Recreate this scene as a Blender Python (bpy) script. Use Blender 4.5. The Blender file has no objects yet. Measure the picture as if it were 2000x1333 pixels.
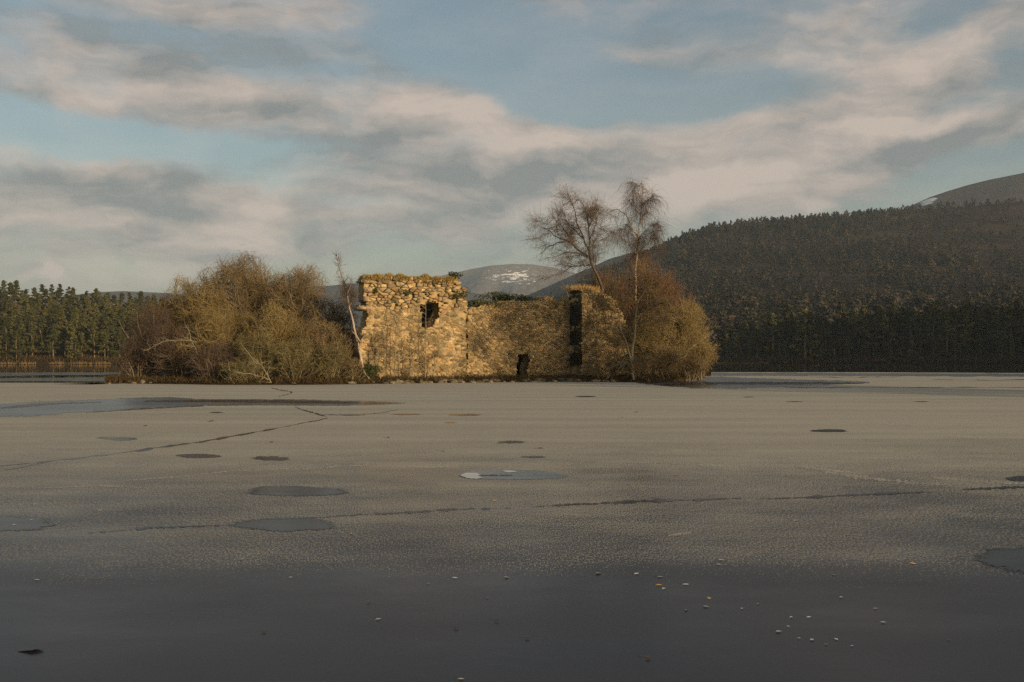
import bpy, math, random
import numpy as np

# ----------------------------------------------------------------- camera / light / exposure
SC = bpy.context.scene
COL = SC.collection
F = 1944.0            # focal length in photo pixels (35 mm lens, 2000 px wide)
CX, HY = 1000.0, 700.0  # centre column and horizon row of the photograph
CH = 1.8              # eye height above the ice
cam = bpy.data.cameras.new('camera')
cam.lens = 35.0; cam.sensor_width = 36.0
cam.shift_y = (HY - 666.5) / 2000.0
cam.clip_start = 0.1; cam.clip_end = 20000
camo = bpy.data.objects.new('camera', cam); COL.objects.link(camo)
camo.location = (0, 0, CH); camo.rotation_euler = (math.pi / 2, 0, 0)
SC.camera = camo

SUN_EL, SUN_AZ = 9.5, 44.0     # degrees; azimuth measured from straight behind the camera towards the right
B = math.radians(SUN_AZ); EL = math.radians(SUN_EL)
to_sun = (math.sin(B) * math.cos(EL), -math.cos(B) * math.cos(EL), math.sin(EL))
sl = bpy.data.lights.new('sun', 'SUN'); sl.energy = 5.0; sl.angle = math.radians(0.6)
sl.color = (1.0, 0.74, 0.45)
so = bpy.data.objects.new('sun', sl); COL.objects.link(so)
from mathutils import Vector
so.rotation_euler = Vector(to_sun).to_track_quat('Z', 'Y').to_euler()
so.location = (60, -90, 60)

SC.view_settings.view_transform = 'Standard'
SC.view_settings.look = 'None'
SC.view_settings.exposure = 0.15
SC.view_settings.gamma = 1.0
SC.view_settings.use_curve_mapping = False
cy = SC.cycles
cy.use_denoising = False; cy.use_adaptive_sampling = False
cy.max_bounces = 6; cy.diffuse_bounces = 2; cy.glossy_bounces = 3
cy.transparent_max_bounces = 12; cy.volume_bounces = 0
cy.caustics_reflective = False; cy.caustics_refractive = False
cy.sample_clamp_indirect = 4.0


def az_el(x, y):
    a = math.atan((x - CX) / F)
    return a, math.atan((HY - y) / F * math.cos(a))


def build_world():
    w = bpy.data.worlds.new('World'); SC.world = w; w.use_nodes = True
    w.cycles.sampling_method = 'MANUAL'; w.cycles.sample_map_resolution = 256
    nt = w.node_tree; N = nt.nodes; L = nt.links; N.clear()
    out = N.new('ShaderNodeOutputWorld')

    def math_(op, a, b=None, c=None, clamp=False):
        n = N.new('ShaderNodeMath'); n.operation = op; n.use_clamp = clamp
        for i, v in enumerate((a, b, c)):
            if v is None: continue
            if isinstance(v, (int, float)): n.inputs[i].default_value = v
            else: L.new(v, n.inputs[i])
        return n.outputs[0]

    def mapr(v, a, b, c, d, kind='SMOOTHSTEP'):
        n = N.new('ShaderNodeMapRange'); n.interpolation_type = kind
        L.new(v, n.inputs[0])
        for i, x in enumerate((a, b, c, d)): n.inputs[i + 1].default_value = x
        return n.outputs[0]

    def noise(vec, scale, detail, rough, dist=0.0):
        n = N.new('ShaderNodeTexNoise'); n.inputs['Scale'].default_value = scale
        n.inputs['Detail'].default_value = detail; n.inputs['Roughness'].default_value = rough
        n.inputs['Distortion'].default_value = dist
        L.new(vec, n.inputs['Vector']); return n

    def mixc(f, a, b):
        n = N.new('ShaderNodeMix'); n.data_type = 'RGBA'
        L.new(f, n.inputs[0])
        for s, v in ((6, a), (7, b)):
            if isinstance(v, tuple): n.inputs[s].default_value = (*v, 1)
            else: L.new(v, n.inputs[s])
        return n.outputs[2]

    tc = N.new('ShaderNodeTexCoord')
    sp = N.new('ShaderNodeSeparateXYZ'); L.new(tc.outputs['Generated'], sp.inputs[0])
    az = math_('ARCTAN2', sp.outputs[0], sp.outputs[1])
    el = math_('ARCSINE', sp.outputs[2])
    cb = N.new('ShaderNodeCombineXYZ'); L.new(az, cb.inputs[0]); L.new(el, cb.inputs[1])
    base = cb.outputs[0]
    # domain warp so that nothing keeps a clean outline
    wn = noise(base, 5.0, 5, 0.6)
    v1 = N.new('ShaderNodeVectorMath'); v1.operation = 'SUBTRACT'
    L.new(wn.outputs['Color'], v1.inputs[0]); v1.inputs[1].default_value = (.5, .5, .5)
    v2 = N.new('ShaderNodeVectorMath'); v2.operation = 'MULTIPLY'
    L.new(v1.outputs[0], v2.inputs[0]); v2.inputs[1].default_value = (.16, .06, 0)
    v3 = N.new('ShaderNodeVectorMath'); v3.operation = 'ADD'
    L.new(base, v3.inputs[0]); L.new(v2.outputs[0], v3.inputs[1])
    pos = v3.outputs[0]

    def blob(x, y, rx, ry, ang, amp):
        a, e = az_el(x, y)
        m = N.new('ShaderNodeMapping'); m.vector_type = 'TEXTURE'
        m.inputs['Location'].default_value = (a, e, 0)
        m.inputs['Rotation'].default_value = (0, 0, math.radians(ang))
        m.inputs['Scale'].default_value = (rx / F, ry / F, 1)
        L.new(pos, m.inputs['Vector'])
        d = N.new('ShaderNodeVectorMath'); d.operation = 'LENGTH'; L.new(m.outputs[0], d.inputs[0])
        return mapr(d.outputs['Value'], 0.0, 1.0, amp, 0.0)

    def total(lst, start):
        s = start
        for b in lst: s = math_('ADD', s, blob(*b))
        return s

    def stretched(sx, sy, ox, oy, rot=0):
        m = N.new('ShaderNodeMapping'); m.inputs['Scale'].default_value = (sx, sy, 1)
        m.inputs['Location'].default_value = (ox, oy, 0)
        m.inputs['Rotation'].default_value = (0, 0, math.radians(rot))
        L.new(pos, m.inputs['Vector']); return m.outputs[0]

    n1 = noise(stretched(1.0, 2.6, 3.1, 0.7, -6), 4.2, 7, 0.58).outputs['Fac']
    n2 = noise(stretched(1.0, 2.8, 9.4, 2.3, -8), 10.0, 7, 0.6).outputs['Fac']
    cov0 = math_('ADD', math_('MULTIPLY', n1, 1.2), math_('MULTIPLY_ADD', n2, 1.0, -0.63))
    cov = total([
        # cloud
        (150, 190, 420, 70, 3, .35), (600, 225, 520, 95, -4, .55), (900, 225, 330, 90, -8, .35),
        (200, 365, 620, 80, -2, .5), (1000, 350, 620, 140, 3, .5), (480, 450, 800, 110, 0, .35),
        (1330, 300, 560, 100, 6, .35), (1750, 170, 480, 130, 25, .45), (1560, 60, 420, 80, 14, .25),
        (1850, 270, 420, 65, 14, .45), (1500, 380, 380, 45, 0, .35), (130, 540, 60, 45, 0, .3),
        (450, 60, 560, 110, -3, .22), (250, 130, 300, 60, 0, .2),
        # clear air
        (1280, 190, 430, 75, 0, -.85), (950, 95, 380, 130, -18, -.85), (130, 262, 420, 55, -3, -.8),
        (480, 290, 170, 26, 0, -.35), (1880, 335, 240, 50, 8, -.7), (1890, 25, 150, 45, 20, -.5),
        (130, 20, 420, 60, -10, -.3), (1480, 290, 90, 25, 0, -.35), (740, 405, 160, 22, -6, -.3),
        (350, 410, 260, 18, 0, -.25),
    ], cov0)
    dens = mapr(cov, 0.22, 0.90, 0.15, 1.0)
    # light and dark within the cloud
    m1 = noise(stretched(1.0, 3.0, 5.0, 7.7, -6), 5.5, 7, 0.55).outputs['Fac']
    m2 = noise(stretched(1.0, 3.0, 5.024, 7.655, -6), 5.5, 7, 0.55).outputs['Fac']
    emb = math_('MULTIPLY_ADD', math_('SUBTRACT', m2, m1), 2.8, 0.0)
    lit = math_('MULTIPLY_ADD', math_('SUBTRACT', m1, 0.5), -1.5, math_('ADD', emb, 0.40))
    lit = total([
        (850, 205, 260, 55, -12, .45), (320, 182, 300, 24, -2, .3), (1250, 250, 480, 55, 3, .45),
        (1750, 150, 420, 100, 28, .65), (1600, 40, 300, 50, 14, .15), (1250, 385, 420, 70, 0, .3), (760, 440, 260, 50, -5, .2), (1450, 370, 420, 60, 0, .5),
        (1570, 408, 60, 22, 0, .6), (130, 535, 38, 30, 0, .6), (520, 440, 160, 90, -50, .3),
        (20, 425, 60, 45, 0, .3), (330, 530, 200, 45, 0, .35), (900, 260, 240, 45, -10, .35),
        (1060, 420, 160, 100, 0, .25), (300, 432, 340, 26, 0, .25),
        (600, 250, 420, 55, -3, -.35), (180, 365, 500, 50, -3, -.4), (900, 350, 330, 75, 0, -.35),
        (1850, 265, 360, 34, 14, -.5), (1650, 215, 280, 30, 12, -.35), (1470, 55, 200, 26, -8, -.3),
        (380, 490, 500, 40, 0, -.25), (800, 470, 330, 70, 0, -.35), (300, 90, 480, 70, 0, -.25),
    ], lit)
    lit = mapr(lit, 0.0, 1.0, 0.0, 1.0, 'LINEAR')
    ccol = mixc(lit, (0.215, 0.226, 0.225), (0.58, 0.475, 0.405))
    sky = N.new('ShaderNodeTexSky'); sky.sky_type = 'NISHITA'; sky.sun_disc = False
    sky.sun_elevation = EL
    sky.sun_rotation = math.pi - B       # the sun stands behind the camera, to the right
    sky.air_density = 1.0; sky.dust_density = 3.0; sky.ozone_density = 1.0
    L.new(tc.outputs['Generated'], sky.inputs[0])
    bg1 = N.new('ShaderNodeBackground'); bg1.inputs[1].default_value = 0.128
    tn = N.new('ShaderNodeMix'); tn.data_type = 'RGBA'; tn.blend_type = 'MULTIPLY'; tn.inputs[0].default_value = 1.0
    L.new(sky.outputs[0], tn.inputs[6]); tn.inputs[7].default_value = (1.0, 1.0, 0.95, 1)
    L.new(tn.outputs[2], bg1.inputs[0])
    bg2 = N.new('ShaderNodeBackground'); bg2.inputs[1].default_value = 0.95
    L.new(ccol, bg2.inputs[0])
    mx = N.new('ShaderNodeMixShader')
    L.new(math_('MULTIPLY', dens, 0.93), mx.inputs[0])
    L.new(bg1.outputs[0], mx.inputs[1]); L.new(bg2.outputs[0], mx.inputs[2])
    L.new(mx.outputs[0], out.inputs[0])


build_world()

# ----------------------------------------------------------------- helpers
def at(x, y, Y):
    """photo pixel at depth Y (metres along the view) -> world point"""
    return np.array([(x - CX) / F * Y, Y, CH + (HY - y) / F * Y])


def ground(x, y):
    """photo pixel on the ice -> world point"""
    Y = CH * F / (y - HY)
    return np.array([(x - CX) / F * Y, Y, 0.0])


def mesh_obj(name, V, Fc, m, parent=None, tint=None, smooth=False, attrs=None):
    V = np.asarray(V, dtype=np.float32); Fc = np.asarray(Fc, dtype=np.int32)
    me = bpy.data.meshes.new(name)
    k = Fc.shape[1]; n = len(Fc)
    me.vertices.add(len(V)); me.vertices.foreach_set('co', V.ravel())
    me.loops.add(n * k); me.loops.foreach_set('vertex_index', Fc.ravel())
    me.polygons.add(n)
    me.polygons.foreach_set('loop_start', np.arange(n, dtype=np.int32) * k)
    if smooth: me.polygons.foreach_set('use_smooth', np.ones(n, dtype=bool))
    if tint is not None:
        a = me.attributes.new('tint', 'FLOAT_COLOR', 'POINT')
        t = np.ones((len(V), 4), dtype=np.float32); t[:, :3] = tint
        a.data.foreach_set('color', t.ravel())
    for nm, arr in (attrs or {}).items():
        a = me.attributes.new(nm, 'FLOAT', 'POINT'); a.data.foreach_set('value', np.asarray(arr, dtype=np.float32))
    me.update(calc_edges=True)
    me.materials.append(m)
    o = bpy.data.objects.new(name, me); COL.objects.link(o)
    if parent is not None: o.parent = parent
    return o


def empty(name, loc=(0, 0, 0), rz=0.0):
    o = bpy.data.objects.new(name, None); COL.objects.link(o)
    o.location = loc; o.rotation_euler = (0, 0, rz); o.empty_display_size = 0.3
    return o


def tag(o, label=None, cat=None, group=None, kind=None):
    if label: o['label'] = label
    if cat: o['category'] = cat
    if group: o['group'] = group
    if kind: o['kind'] = kind
    return o


def copy_tree(o, parent=None):
    c = o.copy(); COL.objects.link(c); c.parent = parent
    for ch in list(o.children):
        d = ch.copy(); COL.objects.link(d); d.parent = c
        for g in list(ch.children):
            e = g.copy(); COL.objects.link(e); e.parent = d
    return c


class Mat:
    def __init__(s, name):
        s.m = bpy.data.materials.new(name); s.m.use_nodes = True
        s.nt = s.m.node_tree; s.N = s.nt.nodes; s.L = s.nt.links
        s.b = s.N['Principled BSDF']; s.out = s.N['Material Output']

    def node(s, t, **kw):
        n = s.N.new(t)
        for k, v in kw.items(): setattr(n, k, v)
        return n

    def link(s, a, b): s.L.new(a, b)

    def coord(s, kind='Object', scale=None):
        tc = s.node('ShaderNodeTexCoord').outputs[kind]
        if scale:
            mp = s.node('ShaderNodeMapping'); mp.inputs['Scale'].default_value = scale
            s.link(tc, mp.inputs[0]); return mp.outputs[0]
        return tc

    def pos(s, scale=None):
        p = s.node('ShaderNodeNewGeometry').outputs['Position']
        if scale:
            mp = s.node('ShaderNodeMapping'); mp.inputs['Scale'].default_value = scale
            s.link(p, mp.inputs[0]); return mp.outputs[0]
        return p

    def noise(s, vec, scale, detail=4, rough=.55, dist=0.0, out='Fac'):
        n = s.node('ShaderNodeTexNoise')
        n.inputs['Scale'].default_value = scale; n.inputs['Detail'].default_value = detail
        n.inputs['Roughness'].default_value = rough; n.inputs['Distortion'].default_value = dist
        s.link(vec, n.inputs['Vector']); return n.outputs[out]

    def ramp(s, v, *stops):
        n = s.node('ShaderNodeValToRGB'); e = n.color_ramp.elements
        while len(e) < len(stops): e.new(0.5)
        for i, (p, c) in enumerate(stops):
            e[i].position = p; e[i].color = (*c, 1) if len(c) == 3 else c
        s.link(v, n.inputs[0]); return n.outputs[0]

    def mapr(s, v, a, b, c=0.0, d=1.0, kind='SMOOTHSTEP'):
        n = s.node('ShaderNodeMapRange'); n.interpolation_type = kind
        s.link(v, n.inputs[0])
        for i, x in enumerate((a, b, c, d)):
            if isinstance(x, (int, float)): n.inputs[i + 1].default_value = x
            else: s.link(x, n.inputs[i + 1])
        return n.outputs[0]

    def math(s, op, a, b=None, clamp=False):
        n = s.node('ShaderNodeMath', operation=op, use_clamp=clamp)
        for i, v in enumerate((a, b)):
            if v is None: continue
            if isinstance(v, (int, float)): n.inputs[i].default_value = v
            else: s.link(v, n.inputs[i])
        return n.outputs[0]

    def mix(s, f, a, b, blend='MIX'):
        n = s.node('ShaderNodeMix', data_type='RGBA', blend_type=blend)
        for i, v in ((0, f), (6, a), (7, b)):
            if isinstance(v, tuple): n.inputs[i].default_value = (*v, 1)
            elif isinstance(v, (int, float)): n.inputs[i].default_value = v
            else: s.link(v, n.inputs[i])
        return n.outputs[2]

    def attr(s, name, out='Color'):
        return s.node('ShaderNodeAttribute', attribute_name=name).outputs[out]

    def bump(s, h, strength=.4, dist=.05):
        n = s.node('ShaderNodeBump'); n.inputs['Strength'].default_value = strength
        n.inputs['Distance'].default_value = dist; s.link(h, n.inputs['Height']); return n.outputs[0]

    def done(s, color=None, rough=.85, spec=.25, normal=None):
        if color is not None:
            if isinstance(color, tuple): s.b.inputs['Base Color'].default_value = (*color, 1)
            else: s.link(color, s.b.inputs['Base Color'])
        s.b.inputs['Roughness'].default_value = rough
        s.b.inputs['Specular IOR Level'].default_value = spec
        if normal is not None: s.link(normal, s.b.inputs['Normal'])
        return s.m


def bark_mat(name, c1, c2, scale=3.0, rough=.9):
    k = Mat(name); n = k.noise(k.pos((1, 1, .35)), scale, 5, .6)
    return k.done(k.ramp(n, (.3, c1), (.7, c2)), rough, .15)


def twig_mat(name, c1, c2, scale=.35):
    """twigs: colour drifts in patches through the crown and from twig to twig (tint.r is per-twig)"""
    k = Mat(name)
    n = k.noise(k.pos(), scale, 3, .6)
    a = k.attr('tint')
    f = k.math('ADD', k.math('MULTIPLY', k.mapr(n, .3, .7), .6), k.math('MULTIPLY', a, .4))
    return k.done(k.mix(f, c1, c2), .85, .12)


def foliage_mat(name, c1, c2, c3, sc=.5):
    k = Mat(name)
    r = k.node('ShaderNodeObjectInfo').outputs['Random']
    n = k.noise(k.pos(), sc, 3, .6)
    a = k.attr('tint')
    f = k.math('ADD', k.math('MULTIPLY', r, .35), k.math('ADD', k.math('MULTIPLY', n, .35), k.math('MULTIPLY', a, .3)))
    return k.done(k.ramp(f, (.25, c1), (.5, c2), (.8, c3)), .8, .12)


M = {}
M['birch_bark'] = bark_mat('birch_bark', (.20, .15, .11), (.50, .41, .32), 2.2)
M['dark_bark'] = bark_mat('dark_bark', (.05, .035, .025), (.12, .085, .06), 2.0)
M['grey_bark'] = bark_mat('grey_bark', (.15, .13, .09), (.36, .32, .22), 1.6)
M['stem_bark'] = bark_mat('stem_bark', (.09, .072, .048), (.26, .215, .14), 1.6)
M['pine_bark'] = bark_mat('pine_bark', (.08, .055, .036), (.24, .165, .10), 1.0)
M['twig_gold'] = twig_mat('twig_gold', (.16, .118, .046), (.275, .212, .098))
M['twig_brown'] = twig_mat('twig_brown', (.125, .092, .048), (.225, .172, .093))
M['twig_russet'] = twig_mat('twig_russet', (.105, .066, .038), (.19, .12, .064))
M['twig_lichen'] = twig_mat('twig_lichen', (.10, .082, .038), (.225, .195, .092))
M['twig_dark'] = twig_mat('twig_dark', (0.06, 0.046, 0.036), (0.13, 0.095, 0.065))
M['twig_birch'] = twig_mat('twig_birch', (.082, .062, .046), (.15, .112, .08))
M['pine'] = foliage_mat('pine_needles', (.020, .024, .010), (.052, .055, .019), (.115, .105, .034))
M['pine_far'] = foliage_mat('pine_needles_far', (.008, .010, .007), (.030, .030, .018), (.085, .068, .046), .012)
M['ivy'] = foliage_mat('ivy_leaves', (.018, .026, .010), (.04, .05, .016), (.085, .085, .028))

# ----------------------------------------------------------------- branching
class Skel:
    """tapered segments collected as arrays"""
    def __init__(s): s.a = []; s.b = []; s.r0 = []; s.r1 = []

    def seg(s, p, q, r0, r1):
        s.a.append(p); s.b.append(q); s.r0.append(r0); s.r1.append(r1)

    def arrays(s):
        return (np.array(s.a, dtype=float).reshape(-1, 3), np.array(s.b, dtype=float).reshape(-1, 3),
                np.array(s.r0, dtype=float), np.array(s.r1, dtype=float))


def norm(v): return v / (np.linalg.norm(v, axis=-1, keepdims=True) + 1e-9)


def tubes(A, Bp, R0, R1, sides=3):
    d = norm(Bp - A)
    ref = np.where(np.abs(d[:, 2:3]) > .9, np.array([[1., 0, 0]]), np.array([[0, 0, 1.]]))
    u = norm(np.cross(d, ref)); v = np.cross(d, u)
    n = len(A); ang = np.arange(sides) * 2 * math.pi / sides
    c, s_ = np.cos(ang)[None, :, None], np.sin(ang)[None, :, None]
    ring = u[:, None, :] * c + v[:, None, :] * s_
    V = np.concatenate([A[:, None] + ring * R0[:, None, None], Bp[:, None] + ring * R1[:, None, None]], axis=1)
    i = np.arange(sides); j = (i + 1) % sides
    f = np.stack([i, j, j + sides, i + sides], axis=1)
    Fc = (np.arange(n) * 2 * sides)[:, None, None] + f[None]
    return V.reshape(-1, 3), Fc.reshape(-1, 4)


def tube_obj(name, arr, m, parent, sides=3, rng=None, smooth=True):
    A, Bp, R0, R1 = arr
    V, Fc = tubes(A, Bp, R0, R1, sides)
    t = (rng or np.random.default_rng(1)).random(len(A))
    tint = np.repeat(t, 2 * sides)[:, None].repeat(3, axis=1)
    return mesh_obj(name, V, Fc, m, parent, tint, smooth)


def poly(sk, pts, r0, r1, rng, sub=3, jit=.03):
    """tapered polyline through given points"""
    P = [np.asarray(p, float) for p in pts]
    out = [P[0]]
    for i in range(len(P) - 1):
        L = np.linalg.norm(P[i + 1] - P[i])
        for k in range(1, sub + 1):
            q = P[i] + (P[i + 1] - P[i]) * k / sub
            if k < sub: q = q + rng.normal(0, jit * L, 3)
            out.append(q)
    n = len(out) - 1
    for i in range(n):
        sk.seg(out[i], out[i + 1], r0 + (r1 - r0) * i / n, r0 + (r1 - r0) * (i + 1) / n)
    return out


def grow(sk, p, d, length, r, lev, spec, rng):
    """spec[lev] = (nseg, wiggle, up, nchild, angle, ratio, start)"""
    nseg, wig, up, nch, ang, ratio, start = spec[lev]
    p = np.array(p, float); d = np.array(d, float); d /= np.linalg.norm(d)
    step = length / nseg; rr = r
    kids = sorted(rng.uniform(start, 1.0, nch)) if nch else []
    ki = 0
    for i in range(nseg):
        d = d + rng.normal(0, wig, 3) + np.array([0, 0, up]); d /= np.linalg.norm(d)
        q = p + d * step
        r2 = r * (1 - .75 * (i + 1) / nseg)
        sk.seg(p, q, rr, r2)
        while ki < len(kids) and kids[ki] <= (i + 1) / nseg:
            f = kids[ki] * nseg - i
            o = p + (q - p) * f
            ax = rng.normal(0, 1, 3); ax -= d * ax.dot(d); ax /= np.linalg.norm(ax) + 1e-9
            a = math.radians(ang) * rng.uniform(.6, 1.25)
            nd = d * math.cos(a) + ax * math.sin(a)
            if lev + 1 < len(spec):
                grow(sk, o, nd, length * ratio * rng.uniform(.6, 1.15) * (1.15 - .5 * kids[ki]), max(r2 * .62, .006), lev + 1, spec, rng)
            ki += 1
        p = q; rr = r2
    return p


def twigs(arr, n, L, spread, trop, r, rng, nseg=2, rmax=.05, along=.6, lo=0.0):
    """n fine twigs sprouting from the thinner segments of arr"""
    A, Bp, R0, R1 = arr
    w = np.linalg.norm(Bp - A, axis=1) * (R0 < rmax) * (R0 >= lo)
    if w.sum() <= 0: w = np.linalg.norm(Bp - A, axis=1)
    idx = rng.choice(len(A), n, p=w / w.sum())
    t = rng.random((n, 1))
    p = A[idx] + (Bp[idx] - A[idx]) * t
    d = norm(norm(Bp[idx] - A[idx]) * along + rng.normal(0, spread, (n, 3)))
    ln = L * rng.uniform(.45, 1.35, (n, 1)) / nseg
    out = []
    rad = r * rng.uniform(.7, 1.3, n)
    for k in range(nseg):
        d = norm(d + np.array(trop)[None] + rng.normal(0, .12, (n, 3)))
        q = p + d * ln
        out.append((p, q, rad * (1 - .75 * k / nseg), rad * (1 - .75 * (k + 1) / nseg)))
        p = q
    return tuple(np.concatenate([o[i] for o in out]) for i in range(4))


def cat(*arrs): return tuple(np.concatenate([a[i] for a in arrs]) for i in range(4))

# ----------------------------------------------------------------- the loch: water, ice
def grid_obj(name, X, Y, Z, m, smooth=True, attrs=None):
    r, c = X.shape
    V = np.stack([X, Y, Z], axis=-1).reshape(-1, 3)
    i, j = np.meshgrid(np.arange(r - 1), np.arange(c - 1), indexing='ij')
    a = (i * c + j).ravel()
    Fc = np.stack([a, a + 1, a + c + 1, a + c], axis=1)
    return mesh_obj(name, V, Fc, m, None, None, smooth, attrs)


def fan_obj(name, pts, z, m, parent=None, edge=True, mid=.58):
    """flat irregular sheet with an inner ring: attribute edge is 0 on the rim and 1 inside"""
    P = np.asarray(pts, float)[:, :2]; n = len(P); c = P.mean(axis=0)
    # inner ring: inset towards the rim's local centre line
    inner = c + (P - c) * mid
    V = np.concatenate([np.c_[P, np.full(n, z)], np.c_[inner, np.full(n, z)], [[*c, z]]])
    Fc = []
    for i in range(n):
        j = (i + 1) % n
        Fc.append((i, j, n + j)); Fc.append((i, n + j, n + i)); Fc.append((n + i, n + j, 2 * n))
    e = np.concatenate([np.zeros(n), np.ones(n + 1)])
    return mesh_obj(name, V, Fc, m, parent, attrs={'edge': e})


def water_mat():
    k = Mat('loch_water')
    k.b.inputs['IOR'].default_value = 1.33
    n = k.noise(k.pos((.25, .05, 1)), 1.0, 3, .5)
    return k.done((.012, .013, .014), .05, .5, k.bump(n, .06, .02))


def ice_mat():
    k = Mat('frosted_ice')
    P = k.pos()
    sp = k.node('ShaderNodeSeparateXYZ'); k.link(P, sp.inputs[0])
    Y = sp.outputs[1]
    # frost thickens away from the shore
    big = k.noise(k.pos((1, .55, 1)), .22, 5, .6)
    wob = k.noise(k.pos(), .45, 4, .6)
    Yw = k.math('ADD', Y, k.math('MULTIPLY', k.math('SUBTRACT', wob, .5), 1.6))
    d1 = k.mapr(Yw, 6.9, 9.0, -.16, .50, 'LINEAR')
    d2 = k.mapr(Y, 9.0, 30.0, 0.0, .50, 'LINEAR')
    mid = k.noise(k.pos((.6, 1, 1)), 1.1, 5, .65)
    dens = k.math('ADD', k.math('ADD', d1, d2),
                  k.math('ADD', k.math('MULTIPLY', k.math('SUBTRACT', big, .5), .6),
                         k.math('MULTIPLY', k.math('SUBTRACT', mid, .5), .45)))
    sp1 = k.noise(k.pos((1, .24, 1)), 62.0, 3, .75)
    sp2 = k.noise(k.pos((1, .22, 1)), 120.0, 2, .6)
    speck = k.math('ADD', k.math('MULTIPLY', sp1, .65), k.math('MULTIPLY', sp2, .35))
    # speck noise lives in about .3 .. .7
    th = k.mapr(dens, 0.0, 1.0, .68, .34, 'LINEAR')
    hi = k.math('ADD', th, .05)
    frost = k.mapr(speck, th, hi, 0.0, 1.0, 'LINEAR')
    streak = k.noise(k.pos((.12, 1.6, 1)), .35, 5, .6)
    fcol = k.mix(k.mapr(streak, .35, .65), (.36, .342, .288), (.43, .408, .342))
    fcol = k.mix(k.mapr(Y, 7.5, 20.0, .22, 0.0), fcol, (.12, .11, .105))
    film = k.noise(k.pos((.5, 1, 1)), .7, 5, .6)
    icec = k.mix(k.mapr(film, .35, .7), (.022, .021, .027), (.046, .049, .058))
    k.link(icec, k.b.inputs['Base Color'])
    k.link(k.mapr(film, .3, .7, .16, .40, 'LINEAR'), k.b.inputs['Roughness'])
    k.b.inputs['IOR'].default_value = 1.31; k.b.inputs['Specular IOR Level'].default_value = .2
    k.link(k.bump(k.noise(P, 4.0, 4, .6), .10, .02), k.b.inputs['Normal'])
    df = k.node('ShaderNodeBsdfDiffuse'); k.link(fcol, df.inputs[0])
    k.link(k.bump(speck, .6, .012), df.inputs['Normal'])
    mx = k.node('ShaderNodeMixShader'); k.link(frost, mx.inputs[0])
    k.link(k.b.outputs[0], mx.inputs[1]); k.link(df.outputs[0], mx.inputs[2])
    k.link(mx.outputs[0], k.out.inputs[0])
    return k.m


def patch_mat(name, c1, c2, rough, speckle=38.0, spec_ior=1.31, soft=1.0, solid=1.0, vary=2.0, spec=.5):
    """thin sheet on the ice, its rim breaking up into the frost"""
    k = Mat(name); P = k.pos()
    e = k.attr('edge', 'Fac')
    n = k.noise(P, speckle, 3, .7); n2 = k.noise(k.pos((.5, 1, 1)), vary, 4, .6)
    m = k.math('ADD', e, k.math('MULTIPLY', k.math('SUBTRACT', n, .5), 1.3 * soft))
    m = k.math('ADD', m, k.math('MULTIPLY', k.math('SUBTRACT', n2, .5), 1.2 * soft))
    alpha = k.math('MULTIPLY', k.mapr(m, .22, .42), solid)
    k.link(k.mix(k.mapr(n2, .3, .7), c1, c2), k.b.inputs['Base Color'])
    k.b.inputs['Roughness'].default_value = rough
    k.b.inputs['IOR'].default_value = spec_ior; k.b.inputs['Specular IOR Level'].default_value = spec
    k.link(alpha, k.b.inputs['Alpha'])
    return k.m


M['water'] = water_mat(); M['ice'] = ice_mat()
M['clear_ice'] = patch_mat('clear_ice', (.014, .015, .020), (.036, .041, .050), .17, 30.0, 1.31, 1.3, 1.0, 2.0, .10)
M['wet_ice'] = patch_mat('wet_ice', (.022, .026, .031), (.10, .118, .13), .24, 12.0, 1.33, .9, 1.0, .45)
M['pool_ice'] = patch_mat('pool_ice', (.08, .10, .112), (.17, .20, .21), .22, 40.0, 1.33, .5, 1.0, 2.0, .3)
M['white_ice'] = patch_mat('white_ice', (.50, .53, .53), (.62, .62, .60), .6, 30.0, 1.31, .5)
M['frost'] = patch_mat('frost_drift', (.55, .51, .42), (.66, .61, .52), .9, 40.0, 1.31, 1.8, .45, 1.3)

HALF = 4700
xs = np.array([-HALF, -600, 600, HALF]); ys = np.array([-HALF + 4600 - 600, -30, 300, HALF])
X, Yg = np.meshgrid(xs, ys)
wo = grid_obj('loch_water', X, Yg, np.full(X.shape, -.03), M['water'], False)
tag(wo, 'still dark open water beyond the edge of the ice', None, None, 'structure')

# ice sheet: from the near shore out to its melted far edge (traced on the water)
edge_px = [(-900, 746), (-300, 746.5), (0, 748), (120, 748), (240, 749.5), (330, 745), (500, 735), (700, 728.5), (1000, 727.5),
           (1400, 727.3), (1700, 727.6), (2000, 729), (2500, 731), (3300, 736)]
far = [ground(x, y) for x, y in edge_px]
near = [np.array([x, -3.0, 0]) for x in np.linspace(-150, 150, len(far))]
rows = 14
IX = np.array([[near[j][0] + (far[j][0] - near[j][0]) * (i / rows) for j in range(len(far))] for i in range(rows + 1)])
IY = np.array([[near[j][1] + (far[j][1] - near[j][1]) * (i / rows) for j in range(len(far))] for i in range(rows + 1)])
ice = grid_obj('frozen_loch', IX, IY, np.zeros_like(IX), M['ice'], False)
tag(ice, 'frozen loch surface of grey ice under a skin of hoar frost', None, None, 'structure')


def blob_px(cx, cy, rx, ry, rng, n=56, rough=.12, skew=0.0):
    """ragged ellipse traced in photo pixels, dropped on to the ice"""
    ph = rng.uniform(0, 6.28, 8); am = rng.normal(0, 1, 8) * rough / np.arange(1, 9) ** .7
    pts = []
    for i in range(n):
        t = 2 * math.pi * i / n
        k = 1 + sum(am[q] * math.sin((q + 1) * t + ph[q]) for q in range(8)) + rng.normal(0, rough * .35)
        pts.append(ground(cx + rx * k * math.cos(t), cy + ry * k * math.sin(t) + skew * math.cos(t)))
    return pts


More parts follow.
